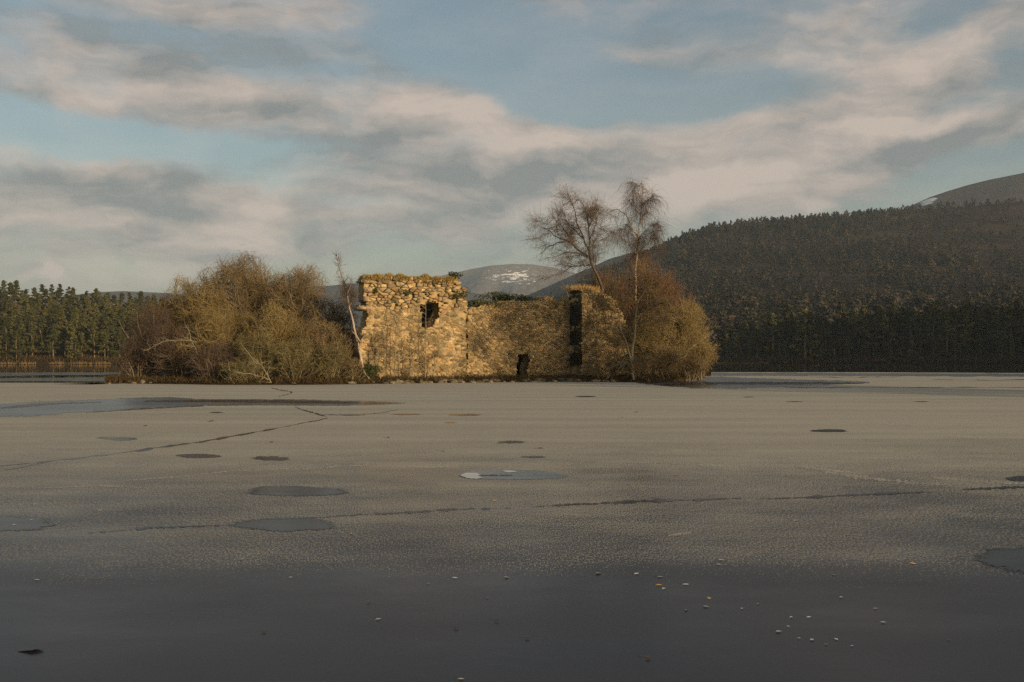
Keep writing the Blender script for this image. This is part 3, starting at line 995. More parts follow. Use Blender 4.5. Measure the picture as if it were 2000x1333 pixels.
# the sheer, never-sunlit end of the corner wall: its shade painted as near-black stone
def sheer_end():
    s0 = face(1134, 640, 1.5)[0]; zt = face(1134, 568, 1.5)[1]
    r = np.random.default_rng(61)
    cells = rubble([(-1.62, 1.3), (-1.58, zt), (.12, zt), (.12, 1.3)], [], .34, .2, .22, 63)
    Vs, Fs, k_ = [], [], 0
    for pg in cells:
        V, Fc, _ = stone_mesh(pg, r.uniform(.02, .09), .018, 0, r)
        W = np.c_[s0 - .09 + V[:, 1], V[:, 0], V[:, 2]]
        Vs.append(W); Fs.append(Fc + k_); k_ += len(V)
    o = mesh_obj('sheer_end', np.concatenate(Vs), np.concatenate(Fs), M['shade_dark'], castle); o['kind'] = 'stuff'; o['label'] = 'sheer end of the corner wall, its shade coloured near-black'
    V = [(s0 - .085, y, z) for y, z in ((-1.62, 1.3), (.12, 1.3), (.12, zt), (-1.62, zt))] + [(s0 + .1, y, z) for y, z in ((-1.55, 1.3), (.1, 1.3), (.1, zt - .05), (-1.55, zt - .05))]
    mesh_obj('sheer_core', V, [(0, 3, 2, 1), (0, 1, 5, 4), (2, 3, 7, 6), (3, 0, 4, 7), (1, 2, 6, 5)], M['shade_dark'], castle)
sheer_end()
# inner walls added behind window and doorway to keep the openings dark
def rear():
    slab('window_shade_wall', [(1.5, 0), (1.6, 5.0), (3.0, 6.7), (5, 7.0), (8.3, 7.0), (8.3, 0)], [], 1.0, -4.2, M['shade_dark'], castle, 77, .3)
    slab('door_shade_wall', [(10.3, 0), (10.3, 3.0), (14.6, 3.0), (14.6, 0)], [], .6, -2.3, M['shade_dark'], castle, 78, .3)
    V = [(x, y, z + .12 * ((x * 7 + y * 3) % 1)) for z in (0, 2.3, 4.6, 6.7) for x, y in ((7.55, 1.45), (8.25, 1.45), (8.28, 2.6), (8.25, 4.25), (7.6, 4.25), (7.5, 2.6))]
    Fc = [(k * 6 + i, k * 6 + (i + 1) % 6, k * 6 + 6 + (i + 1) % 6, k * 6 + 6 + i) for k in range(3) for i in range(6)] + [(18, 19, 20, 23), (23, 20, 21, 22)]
    mesh_obj('sun_block_wall', V, Fc, M['shade_dark'], castle)
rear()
# projecting slabs of the broken left corner
def quoin(x0, x1, y0, y1, depth):
    r = np.random.default_rng(int(x0 * 7 + y0))
    a = face(x0, y1); b = face(x1, y0)
    V = []
    for yy in (-.10, depth):
        for s, z in ((a[0], a[1]), (b[0], a[1]), (b[0], b[1]), (a[0], b[1])):
            V.append((s + r.normal(0, .02), yy + r.normal(0, .02), z + r.normal(0, .02)))
    Fc = [(0, 1, 2, 3), (5, 4, 7, 6), (4, 0, 3, 7), (1, 5, 6, 2), (3, 2, 6, 7), (4, 5, 1, 0)]
    o = mesh_obj('quoin', V, Fc, M['stone'], castle, np.repeat(np.array([STONES[2]]), 8, 0))
for q in ((699, 728, 599, 604.5, 1.0), (712, 727, 562, 571, .9), (712, 729, 580, 589, .9), (711, 726, 547, 553, .8), (705, 719, 651, 655, .7), (708, 722, 641, 644, .7)): quoin(*q)

# ----------------------------------------------------------------- island trees
TREES = []


def shrub(px, base_y, top_y, half_w, depth, seed, tw, label, group=None, name='bare_shrub', bark='stem_bark', stems=9, dens=1.0, lean=0.0, upright=.5, ntw=None, tr=.011, front_low=0):
    """many-stemmed leafless shrub; size read off its outline at its own depth"""
    r = np.random.default_rng(seed)
    base = at(px, base_y, depth); base[2] = max(.15, base[2])
    top = at(px, top_y, depth)[2]; H = top - base[2]; Wd = half_w / F * depth
    root = empty(name, tuple(base))
    spec = [(6, .12, .06 * upright, 8, 42, .50, .08), (5, .16, .05, 5, 44, .55, .15), (4, .2, .03, 0, 40, .5, .2)]
    allk = Skel()
    for i in range(stems):
        a = 2 * math.pi * (i + r.uniform(-.3, .3)) / stems
        tilt = math.atan2(Wd * .8, H) * r.uniform(.15, 1.15)
        d = np.array([math.sin(tilt) * math.cos(a) + lean, math.sin(tilt) * math.sin(a) * .8, math.cos(tilt)])
        d /= np.linalg.norm(d)
        L = min(H / max(d[2], .3), Wd / max(math.hypot(d[0], d[1]), .12)) * r.uniform(.74, 1.0)
        sk = Skel(); p = np.array([math.cos(a) * .25, math.sin(a) * .25, -.1])
        grow(sk, p, d, L, .022 + .007 * H * r.uniform(.5, 1.0), 0, spec, r)
        A = sk.arrays()
        for q in range(len(A[0])): allk.seg(A[0][q], A[1][q], A[2][q], A[3][q])
        big = A[2] > .02
        tube_obj('stem', tuple(z[big] for z in A), M[bark], root, 5, r)
    A = allk.arrays()
    fine = tuple(z[A[2] <= .02] for z in A)
    nt_ = int((ntw or (H * Wd * 165)) * dens)
    t1 = twigs(A, nt_, .12 * H + .25, .55, (0, 0, .16 * upright), tr * 1.25, r, 2, .09, .7)
    t2 = twigs(t1, int(nt_ * 2.2), .07 * H + .18, .5, (0, 0, .14 * upright), tr, r, 2, 1, .8)
    c = cat(fine, t1, t2)
    # keep inside the traced outline (an egg-shaped envelope)
    x = c[1][:, 0]; z = c[1][:, 2]; y = c[1][:, 1]
    e = (np.abs(x - lean * z * .6) / (Wd * 1.06)) ** 2.2 + (np.clip(z - H * .35, 0, None) / (H * .66)) ** 2.2 + (np.abs(y) / (max(Wd, 1.2) * 1.05)) ** 2.2
    th = np.arctan2(z - H * .4, x); lump = sum(r.normal(0, .10) * np.sin(q * th + r.uniform(0, 6.28)) * np.cos(y * .8 + r.uniform(0, 6.28)) for q in (2, 3, 5, 7, 9))
    keep = (e < 1.0 + lump + r.normal(0, .10, len(e))) & (z > -.1)
    tube_obj('crown', tuple(z_[keep] for z_ in c), M[tw], root, 3, r, False)
    tag(root, label, 'shrub' if name != 'bare_tree' else 'tree', group)
    return root


LG = 'leafless shrubs crowding the end of the island'
# back row of the left thicket
shrub(478, 744, 500, 105, 80, 1, 'twig_brown', 'tallest domed leafless willow in the thicket beside the tower wall', dens=.9)
shrub(575, 744, 516, 80, 79, 2, 'twig_brown', 'second tallest leafless willow, with a rounded brown crown beside the tallest dome', dens=.9)
shrub(392, 744, 541, 75, 78, 3, 'twig_gold', 'golden twigged shrub on the open-water side of the tallest dome', dens=.9)
shrub(642, 744, 578, 60, 77, 4, 'twig_brown', 'brown shrub behind the leaning white birch', dens=.9)
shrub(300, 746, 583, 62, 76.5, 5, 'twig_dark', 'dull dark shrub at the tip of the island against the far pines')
shrub(345, 746, 572, 55, 80, 16, 'twig_brown', 'brown shrub behind the dull dark one at the island tip')
shrub(690, 744, 640, 32, 82, 17, 'twig_russet', 'reddish scrub showing past the broken left corner of the castle')
# middle and front rows
shrub(430, 748, 598, 85, 73, 6, 'twig_gold', 'golden shrub in the middle of the thicket under the tallest dome')
shrub(540, 748, 590, 75, 72.5, 7, 'twig_gold', 'yellow-brown shrub in front of the second tallest willow')
shrub(630, 748, 622, 62, 72, 8, 'twig_brown', 'brown shrub at the foot of the leaning white birch')
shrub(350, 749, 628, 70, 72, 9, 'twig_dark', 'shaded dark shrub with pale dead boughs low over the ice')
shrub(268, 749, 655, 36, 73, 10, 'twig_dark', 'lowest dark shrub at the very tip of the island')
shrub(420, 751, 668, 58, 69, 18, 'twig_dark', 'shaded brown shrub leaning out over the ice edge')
shrub(505, 751, 645, 52, 69, 11, 'twig_lichen', 'grey-green lichen covered shrub at the water edge below the yellow-brown one', upright=.3)
shrub(575, 751, 662, 50, 68.5, 12, 'twig_lichen', 'pale lichen crusted shrub spreading low over the shore rocks', upright=.2)
shrub(645, 750, 668, 48, 69.5, 13, 'twig_lichen', 'lichen covered shrub beside the crooked white stem', upright=.3)
shrub(465, 752, 705, 60, 67.5, 14, 'twig_lichen', 'low sprawling pale branched shrub at the ice edge', upright=.05, stems=11)
shrub(690, 748, 700, 26, 70, 15, 'twig_brown', 'small brown bush between the birch foot and the tower wall')
# right-hand thicket behind the corner wall
shrub(1200, 742, 520, 62, 87.5, 21, 'twig_russet', 'russet birch thicket behind the corner wall below the weeping birch', name='bare_shrub', upright=.9, dens=.65)
shrub(1270, 742, 496, 60, 87.5, 22, 'twig_russet', 'tallest russet crown against the wooded hill', upright=1.0, dens=.65)
shrub(1322, 742, 548, 42, 86, 23, 'twig_russet', 'outer russet bush in front of the wooded hill', upright=.9)
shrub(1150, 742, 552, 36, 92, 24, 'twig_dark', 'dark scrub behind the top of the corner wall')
shrub(1335, 744, 588, 72, 80, 25, 'twig_gold', 'rounded golden willow bush at the bare tip beyond the corner wall', dens=.8)
shrub(1275, 745, 598, 55, 79, 26, 'twig_gold', 'ochre bush between the twin stemmed tree and the golden willow', dens=.75)
shrub(1368, 745, 640, 40, 80.5, 27, 'twig_gold', 'small golden bush hanging over the thawed ice', upright=.2)
shrub(1300, 746, 668, 55, 76, 28, 'twig_brown', 'low brown bush under the golden willow', upright=.3)
shrub(1350, 746, 690, 40, 78, 29, 'twig_brown', 'low scrub at the end of the island by the thawed tongue of ice', upright=.2)
shrub(1180, 745, 690, 42, 75.5, 30, 'twig_brown', 'tangled scrub before the foot of the corner wall', upright=.15, dens=.6)
shrub(1245, 746, 690, 45, 75, 33, 'twig_brown', 'tangled scrub round the foot of the twin stemmed tree', upright=.2, dens=.8)


def z3(x, y, Y): return at(1020 + x / 4.762, 340 + y / 4.762, Y)


def traced_tree(name, label, trunk, limbs, r0, seed, bark, tw, droop, ntw, L, cat_='tree', Ly=.9, tr=.010, rmin=.012, sec=6, seclen=1.6, t2f=2.0, ang=40, along=.6):
    """tree whose trunk and main limbs follow the photograph; finer wood is grown on them"""
    r = np.random.default_rng(seed)
    base = np.array(trunk[0]); root = empty(name, tuple(base))
    sk = Skel(); poly(sk, [np.array(p) - base for p in trunk], r0, rmin, r, 3, .015)
    tube_obj('trunk', sk.arrays(), M[bark], root, 8, r)
    limbk = Skel()
    for pts, ra in limbs:
        q = [np.array(p) - base for p in pts]; dy = r.uniform(-1, 1) * Ly
        q = [v + np.array([0, dy * i / (len(q) - 1), 0]) for i, v in enumerate(q)]
        one = Skel(); poly(one, q, ra * 1.2, .014, r, 3, .04)
        tube_obj('limb', one.arrays(), M[bark], root, 6, r)
        for a_ in zip(one.a, one.b, one.r0, one.r1): limbk.seg(*a_)
    al = cat(sk.arrays(), limbk.arrays()) if limbs else sk.arrays()
    # secondary boughs
    s2 = Skel(); spec = [(5, .13, .02, 4, 38, .5, .25), (4, .15, 0, 0, 40, .5, .2)]
    idx = [i for i in range(len(al[0])) if al[2][i] < r0 * .75]
    for i in idx:
        for _ in range(r.poisson(sec / 10)):
            d = norm(al[1][i] - al[0][i]); ax = r.normal(0, 1, 3); ax[1] *= .7; ax -= d * ax.dot(d); ax /= np.linalg.norm(ax)
            a = math.radians(ang) * r.uniform(.6, 1.3)
            grow(s2, al[0][i], d * math.cos(a) + ax * math.sin(a), seclen * r.uniform(.5, 1.2), min(al[2][i] * .5, .03), 0, spec, r)
    A2 = s2.arrays()
    t1 = twigs(cat(A2, al), ntw, L, .5, (0, 0, droop), tr * 1.15, r, 3, .05, along)
    t2 = twigs(t1, int(ntw * t2f), L * .7, .35, (0, 0, droop * 1.2), tr, r, 2, 1, .8)
    tube_obj('crown', cat(A2, t1, t2), M[tw], root, 3, r, False)
    tag(root, label, cat_)
    return root


D1 = 86
traced_tree('birch_tree', 'dark wide spreading birch leaning out behind the top of the corner wall',
            [(at(1192, 740, D1)[0], D1, .3), at(1182, 600, D1), z3(740, 1045, D1), z3(690, 930, D1), z3(640, 830, D1), z3(622, 740, D1), z3(628, 620, D1), z3(615, 480, D1), z3(590, 340, D1), z3(550, 250, D1)],
            [([z3(610, 770, D1), z3(500, 690, D1), z3(430, 625, D1), z3(330, 590, D1), z3(230, 515, D1), z3(170, 490, D1)], .075),
             ([z3(618, 720, D1), z3(570, 600, D1), z3(510, 480, D1), z3(490, 360, D1), z3(440, 250, D1)], .08),
             ([z3(640, 850, D1), z3(560, 850, D1), z3(470, 860, D1), z3(360, 930, D1), z3(270, 960, D1), z3(210, 990, D1)], .055),
             ([z3(500, 690, D1), z3(420, 560, D1), z3(350, 470, D1), z3(280, 400, D1)], .05),
             ([z3(570, 600, D1), z3(470, 510, D1), z3(400, 420, D1), z3(370, 320, D1)], .05),
             ([z3(610, 780, D1), z3(520, 740, D1), z3(420, 730, D1), z3(300, 780, D1), z3(210, 800, D1)], .045),
             ([z3(430, 625, D1), z3(320, 640, D1), z3(230, 680, D1), z3(180, 740, D1)], .04),
             ([z3(628, 620, D1), z3(670, 500, D1), z3(690, 390, D1)], .04), ([z3(618, 500, D1), z3(660, 400, D1), z3(640, 300, D1)], .035),
             ([z3(625, 700, D1), z3(670, 640, D1), z3(700, 560, D1)], .03)],
            .17, 41, 'dark_bark', 'twig_birch', -.09, 3000, 1.15, tr=.006, sec=5, seclen=1.7)
D2 = 92
traced_tree('birch_tree', 'slim weeping birch with trailing twigs rising above the russet thicket',
            [(at(1242, 740, D2)[0], D2, .3), at(1241, 600, D2), z3(1050, 900, D2), z3(1070, 750, D2), z3(1080, 620, D2), z3(1090, 450, D2), z3(1110, 300, D2), z3(1120, 160, D2), z3(1110, 75, D2)],
            [([z3(1078, 590, D2), z3(1020, 470, D2), z3(965, 370, D2), z3(890, 318, D2), z3(830, 330, D2)], .055),
             ([z3(1060, 740, D2), z3(980, 640, D2), z3(900, 565, D2), z3(820, 550, D2), z3(785, 590, D2)], .05),
             ([z3(1075, 730, D2), z3(1170, 650, D2), z3(1230, 540, D2), z3(1270, 495, D2)], .045),
             ([z3(1095, 460, D2), z3(1150, 340, D2), z3(1160, 230, D2)], .035), ([z3(1100, 380, D2), z3(1000, 260, D2), z3(960, 200, D2)], .035),
             ([z3(1110, 300, D2), z3(1050, 170, D2), z3(1020, 150, D2)], .025), ([z3(1080, 600, D2), z3(1150, 520, D2), z3(1190, 470, D2)], .035),
             ([z3(1080, 640, D2), z3(990, 540, D2), z3(940, 500, D2)], .035)],
            .14, 43, 'birch_bark', 'twig_birch', -.5, 2300, 1.7, tr=.006, sec=2.2, seclen=1.0, ang=50, t2f=1.2, along=.25)
D3 = 70.5
traced_tree('birch_tree', 'thin white stemmed birch leaning beside the broken left corner of the castle',
            [at(713, 744, D3), at(706, 705, D3), at(697, 662, D3), at(690, 630, D3), at(680, 588, D3), at(672, 553, D3), at(664, 527, D3), at(657, 498, D3)],
            [([at(678, 580, D3), at(686, 560, D3), at(690, 545, D3)], .02), ([at(682, 600, D3), at(690, 575, D3)], .02)],
            .105, 45, 'birch_bark', 'twig_birch', -.05, 480, .55, tr=.008, sec=2.2, seclen=.6, t2f=1.6, ang=30)
traced_tree('bare_sapling', 'crooked white stem forking beside the leaning birch',
            [at(722, 741, D3 - .3), at(712, 728, D3 - .3), at(705, 708, D3 - .3), at(702, 688, D3 - .3), at(704, 668, D3 - .3)],
            [([at(704, 668, D3 - .3), at(712, 655, D3 - .3), at(719, 648, D3 - .3)], .03), ([at(704, 668, D3 - .3), at(696, 655, D3 - .3), at(688, 645, D3 - .3)], .03)],
            .05, 46, 'birch_bark', 'twig_brown', .05, 60, .4, 'sapling', tr=.008, sec=1.5, seclen=.5, rmin=.03)
D4 = 74.5
traced_tree('bare_tree', 'twin stemmed grey barked tree standing before the corner wall',
            [at(1238, 742, D4), at(1233, 705, D4), at(1224, 672, D4), at(1213, 645, D4), at(1208, 612, D4), at(1199, 580, D4), at(1190, 556, D4)],
            [([at(1236, 720, D4), at(1235, 690, D4), at(1240, 650, D4), at(1241, 620, D4), at(1248, 585, D4), at(1266, 560, D4)], .10),
             ([at(1223, 672, D4), at(1208, 674, D4), at(1192, 668, D4)], .045), ([at(1241, 620, D4), at(1270, 608, D4), at(1300, 590, D4)], .045),
             ([at(1208, 612, D4), at(1190, 600, D4), at(1175, 585, D4)], .04), ([at(1240, 640, D4), at(1262, 622, D4), at(1290, 618, D4)], .04)],
            .11, 47, 'grey_bark', 'twig_brown', .02, 1500, .7, tr=.009, sec=5, seclen=1.5)
# saplings growing against the tall wall
SAP = [(832, 738, 582, 'tallest straight sapling crossing the castle window'), (752, 740, 640, 'whippy sapling before the tower wall nearest the green bush'),
       (772, 740, 610, 'pair-stemmed sapling before the middle of the tower wall'), (779, 741, 628, 'short stem of the pair before the tower wall'),
       (801, 741, 655, 'thin brown sapling left of the window sapling'), (816, 741, 648, 'sapling standing close to the window sapling'),
       (740, 741, 668, 'lowest sapling in the row before the tower wall'), (848, 741, 690, 'small sapling on the doorway side of the window sapling')]
for i, (px, by_, ty, lab) in enumerate(SAP):
    dd = 71.6 + (px - 716) * .02 - .9
    r = np.random.default_rng(300 + i)
    tr_ = [at(px - r.uniform(-4, 4), by_, dd), at(px + r.uniform(-2, 2), by_ - (by_ - ty) * .4, dd), at(px + r.uniform(-2, 2), by_ - (by_ - ty) * .75, dd), at(px, ty, dd)]
    limbs = []
    for k in range(7):
        f = r.uniform(.15, .92); sx = -1 if k % 2 else 1
        y0 = by_ - (by_ - ty) * f; l = 16 * (1.1 - f * .7) * r.uniform(.7, 1.3)
        limbs.append(([at(px, y0, dd), at(px + sx * l * .6, y0 - l * .35, dd), at(px + sx * l, y0 - l * .75, dd)], .014))
    traced_tree('bare_sapling', lab, tr_, limbs, .035, 310 + i, 'grey_bark', 'twig_brown', .08, 110 if i else 60, .45, 'sapling', Ly=.4, tr=.0075, sec=1.2, seclen=.5, rmin=.01)

# pale dead boughs among the left shrubs
def dead_bough(label, pts, Y, seed, r0=.03, name='dead_bough'):
    r = np.random.default_rng(seed); sk = Skel()
    P = [at(x, y, Y) for x, y in pts]; base = P[0]
    poly(sk, [p - base for p in P], r0, .012, r, 3, .05)
    A = sk.arrays(); s2 = Skel()
    for i in range(len(A[0])):
        for _ in range(2):
            if r.random() < .6:
                d = norm(A[1][i] - A[0][i]) + r.normal(0, .7, 3); grow(s2, A[0][i], d, r.uniform(.5, 1.2), .016, 0, [(4, .2, .03, 2, 45, .5, .3), (3, .2, 0, 0, 40, .5, .3)], r)
    o = tube_obj(name, cat(A, s2.arrays()), M['lichen_bough'], None, 5, r)
    o.location = tuple(base); tag(o, label, 'branch')
M['lichen_bough'] = bark_mat('lichen_bough', (.14, .12, .08), (.30, .27, .18), 2.0)
dead_bough('pale dead bough reaching out of the shaded shrub over the ice', [(385, 668), (350, 665), (318, 668), (280, 686)], 68.4, 1)
dead_bough('pale forked dead bough above the shaded shrub', [(385, 690), (372, 655), (366, 640)], 68.4, 2)
dead_bough('bleached branch trailing over the ice edge', [(525, 742), (490, 730), (455, 726), (445, 722)], 66.5, 3)
dead_bough('long bleached branch slanting down to the ice', [(530, 748), (512, 715), (495, 700), (480, 688)], 66.5, 4, .03)
dead_bough('curved white root at the foot of the leaning birch', [(716, 744), (705, 749), (692, 744), (688, 738)], 69.3, 5, .035)
dead_bough('pale branch slanting through the golden willow', [(1330, 700), (1352, 678), (1375, 662), (1395, 650)], 77.0, 6, .025)
dead_bough('broken branch leaning low before the corner wall', [(1185, 722), (1205, 712), (1220, 700)], 73.8, 7, .03)
dead_bough('fallen pale stick leaning against scrub by the twin stemmed tree', [(1208, 720), (1225, 706)], 73.2, 8, .025)

# ----------------------------------------------------------------- leaves, grass, ivy
def leaf_cloud(name, centre, rad, n, size, m, seed, label, cat_, tint_hi=1.0, flat=(1, 1, 1)):
    """mass of small leaf faces over a lumpy volume"""
    r = np.random.default_rng(seed)
    lumps = r.normal(0, .42, (14, 3)); lumps[:, 2] = np.abs(lumps[:, 2]) * .8
    li = r.integers(0, 14, n)
    d = norm(r.normal(0, 1, (n, 3))) * r.uniform(.5, 1.0, (n, 1)) ** .5 * .48
    p = (lumps[li] + d) * np.array(rad)
    nrm = norm(norm(d) + r.normal(0, .45, (n, 3)))
    u = norm(np.cross(nrm, r.normal(0, 1, (n, 3)))); v = norm(np.cross(nrm, u))
    s = size * r.uniform(.6, 1.4, (n, 1))
    V = np.stack([p - u * s, p + v * s * .6, p + u * s, p - v * s * .6], axis=1).reshape(-1, 3)
    Fc = np.arange(4 * n).reshape(-1, 4)
    t = np.repeat(r.random(n) * .6 + .4 * r.random(14)[li], 4)[:, None].repeat(3, 1)
    o = mesh_obj(name, V, Fc, m, None, t); o.location = tuple(centre)
    tag(o, label, cat_); return o


def wall_pt(x, y, off=0.0, back=0.0):
    s, z = face(x, y, off); q = C0 + CN * (off - back) + CT * s
    return np.array([q[0], q[1], z])


leaf_cloud('ivy_clump', wall_pt(940, 594, 0, .5), (1.4, .6, .55), 900, .07, M['ivy'], 1, 'dark ivy filling the notch between the tower wall and the lower wall', 'ivy')
leaf_cloud('ivy_clump', wall_pt(990, 584, 0, .6), (1.6, .6, .55), 1100, .07, M['ivy'], 2, 'rounded green ivy hump on the lower wall top', 'ivy')
leaf_cloud('ivy_clump', wall_pt(1030, 585, 0, .6), (.9, .5, .4), 500, .07, M['ivy'], 3, 'small ivy hump beside the grass tufts on the lower wall', 'ivy')
leaf_cloud('ivy_clump', wall_pt(889, 541, 0, .3), (.55, .5, .42), 380, .06, M['ivy'], 4, 'ivy tuft on the right top corner of the tower wall', 'ivy')
leaf_cloud('ivy_clump', wall_pt(906, 578, 0, .1), (.45, .45, .8), 420, .06, M['ivy'], 5, 'ivy hanging down the broken right edge of the tower wall', 'ivy')
leaf_cloud('ivy_clump', wall_pt(888, 582, .12), (.5, .22, .35), 240, .055, M['ivy'], 6, 'ivy patch clinging beside the broken edge of the tower wall', 'ivy')
leaf_cloud('ivy_clump', wall_pt(795, 574, .12), (.45, .2, .35), 200, .055, M['ivy'], 7, 'ivy patch clinging above the window of the tower wall', 'ivy')
leaf_cloud('ivy_clump', wall_pt(733, 573, .12), (.3, .2, .5), 200, .055, M['ivy'], 8, 'ivy patch near the broken left corner of the tower wall', 'ivy')
leaf_cloud('ivy_clump', wall_pt(1172, 600, 1.65), (.9, .25, 1.0), 420, .06, M['ivy'], 9, 'thin ivy spread over the face of the corner wall', 'ivy')
gb = at(724, 741, 70.6); gb[2] = .75
leaf_cloud('evergreen_bush', gb, (1.0, .6, .85), 1300, .06, M['ivy'], 10, 'low dark green bush at the foot of the tower wall', 'bush')


def grass_mat(name, c1, c2):
    k = Mat(name); a = k.attr('tint'); n = k.noise(k.pos(), 1.2, 3, .6)
    return k.done(k.mix(k.math('ADD', k.math('MULTIPLY', a, .6), k.math('MULTIPLY', n, .4)), c1, c2), .85, .1)


M['gold_grass'] = grass_mat('gold_grass', (.15, .105, .03), (.42, .30, .095))
M['dry_grass'] = grass_mat('dry_grass', (.38, .24, .08), (.68, .46, .18))
M['shore_grass'] = grass_mat('shore_grass', (.09, .065, .025), (.30, .20, .075))
M['scrub'] = grass_mat('scrub', (.022, .018, .008), (.10, .07, .028))


def blades(name, P, L, w, m, seed, label, cat_=None, kind=None, up=1.0, bend=.35, group=None):
    r = np.random.default_rng(seed); n = len(P)
    d = norm(np.c_[r.normal(0, .45, (n, 2)), np.full(n, up)]); l = L * r.uniform(.5, 1.4, (n, 1))
    sd = norm(np.cross(d, r.normal(0, 1, (n, 3)))) * w
    mid = P + d * l * .55; d2 = norm(d + np.c_[r.normal(0, bend, (n, 2)), r.normal(-.25, .3, n)])
    tip = mid + d2 * l * .5
    V = np.stack([P - sd, P + sd, mid + sd * .7, mid - sd * .7, tip], axis=1)
    k = np.arange(n)[:, None] * 5
    Fc = np.concatenate([k + [0, 1, 2], k + [0, 2, 3], k + [3, 2, 4]])
    t = np.repeat(r.random(n), 5)[:, None].repeat(3, 1)
    base = P.mean(axis=0)
    o = mesh_obj(name, V.reshape(-1, 3) - base, Fc, m, None, t); o.location = tuple(base)
    return tag(o, label, cat_, group, kind)


r = np.random.default_rng(70)
def top_points(px0, px1, ytop, off, thick, n, lump=0.0):
    x = r.uniform(px0, px1, n); y = np.array([ytop(v) for v in x]); b = r.uniform(-.08, thick, n)
    P = np.array([wall_pt(a, c, off, d) for a, c, d in zip(x, y, b)])
    P[:, 2] += lump * np.sin(P[:, 0] * 5.1) * np.sin(P[:, 0] * 2.3 + 1) - .06
    return P
ytow = interp([(706, 546), (716, 541), (740, 539), (800, 543), (860, 544), (893, 546), (905, 560)])
P = top_points(710, 895, ytow, 0, 1.4, 5600, .22)
# moss and grass also hang over the front of the wall head
x = r.uniform(712, 892, 2600); yy = np.array([ytow(v) for v in x]) + np.abs(r.normal(0, 4.5, 2600))
P2 = np.array([wall_pt(a, b, .10 + r.uniform(-.06, .10)) for a, b in zip(x, yy)])
P = np.concatenate([P, P2]); P = P[np.sin(P[:, 0] * 3.7) + np.sin(P[:, 0] * 9.1 + 2) + r.normal(0, .7, len(P)) > -.75]
blades('wall_head_grass', P, .26, .018, M['gold_grass'], 71, 'golden mossy grass thatching the top of the tower wall', None, 'stuff', .7, .6)
P = top_points(1118, 1172, interp([(1118, 565), (1150, 565), (1172, 569)]), 1.5, 1.6, 900)
blades('wall_head_grass', P, .42, .016, M['dry_grass'], 72, 'pale golden grass tufts on top of the corner wall', None, 'stuff', 1.3, .3)
P = top_points(960, 1112, interp([(960, 592), (1110, 590)]), 0, 1.2, 900)
blades('wall_head_grass', P, .16, .016, M['gold_grass'], 73, 'short yellow moss along the top of the lower wall', None, 'stuff', .8, .5)
for px, ww, lab in ((1057, 5, 'single tall golden grass tuft midway along the lower wall top'), (1075, 9, 'broad golden grass tuft along the lower wall top'), (1106, 4, 'grass tuft on the lower wall beside the dark corner')):
    x = r.normal(px, ww * .4, 150); P = np.array([wall_pt(a, 590, 0, r.uniform(.1, .6)) for a in x])
    blades('grass_tuft', P, .42, .013, M['dry_grass'], int(px), lab, 'grass', None, 1.5, .25)
# low scrub and dead grass on the island ground
pts = []
xs_ = np.linspace(0, len(fp) - 1, 2); ridx = r.uniform(0, len(fp) - 1.01, 9000)
for q in ridx:
    i = int(q); p = fp[i] + (fp[i + 1] - fp[i]) * (q - i); dpt = abs(r.normal(0, 2.2)) + .1
    pts.append((p[0] * (1 + dpt / 75), p[1] + dpt, .10 + min(dpt, 1.5) * .16))
blades('island_scrub', np.array(pts), .30, .02, M['scrub'], 74, 'dark dead heather and grass along the island edge', None, 'stuff', .8, .6)

# shore rocks
def rock_mesh(seed):
    r = np.random.default_rng(seed); V = []; Fc = []
    m_, n_ = 4, 7
    V.append((0, 0, .55))
    for i in range(1, m_):
        th = math.pi * .62 * i / (m_ - 1)
        for j in range(n_):
            a = 2 * math.pi * j / n_; k = r.uniform(.75, 1.2)
            V.append((math.sin(th) * math.cos(a) * k, math.sin(th) * math.sin(a) * k * .8, math.cos(th) * .55 * r.uniform(.8, 1.15)))
    for j in range(n_): Fc.append((0, 1 + j, 1 + (j + 1) % n_))
    for i in range(m_ - 2):
        for j in range(n_):
            a = 1 + i * n_ + j; b = 1 + i * n_ + (j + 1) % n_
            Fc.append((a, a + n_, b + n_)); Fc.append((a, b + n_, b))
    o = mesh_obj('shore_rock', np.array(V), np.array(Fc), M['rock'], None)
    return o
k = Mat('shore_rock'); nn = k.noise(k.coord('Object'), 3.0, 5, .6); rnd = k.node('ShaderNodeObjectInfo').outputs['Random']
M['rock'] = k.done(k.mix(k.mapr(nn, .35, .65), k.mix(rnd, (.035, .03, .022), (.10, .085, .06)), k.mix(rnd, (.10, .085, .055), (.26, .22, .15))), .9, .2, k.bump(nn, .6, .05))
protos = [rock_mesh(500 + i) for i in range(6)]
rr2 = np.random.default_rng(81)
for i in range(95):
    o = protos[i] if i < 6 else protos[i % 6].copy()
    if i >= 6: COL.objects.link(o)
    q = rr2.uniform(0, len(fp) - 1.01)
    if i % 3: q = rr2.uniform(.42, .80) * (len(fp) - 1)
    a = int(q); p = fp[a] + (fp[a + 1] - fp[a]) * (q - a); dpt = rr2.uniform(-.1, .7)
    s = rr2.uniform(.13, .36)
    o.location = (p[0], p[1] + dpt, .02 + dpt * .22); o.scale = (s * rr2.uniform(1, 1.6), s, s * rr2.uniform(.7, 1.1)); o.rotation_euler = (rr2.normal(0, .1), rr2.normal(0, .1), rr2.uniform(0, 6.28))
    tag(o, 'small rock along the waterline of the castle island', 'rock', 'rocks along the island edge')

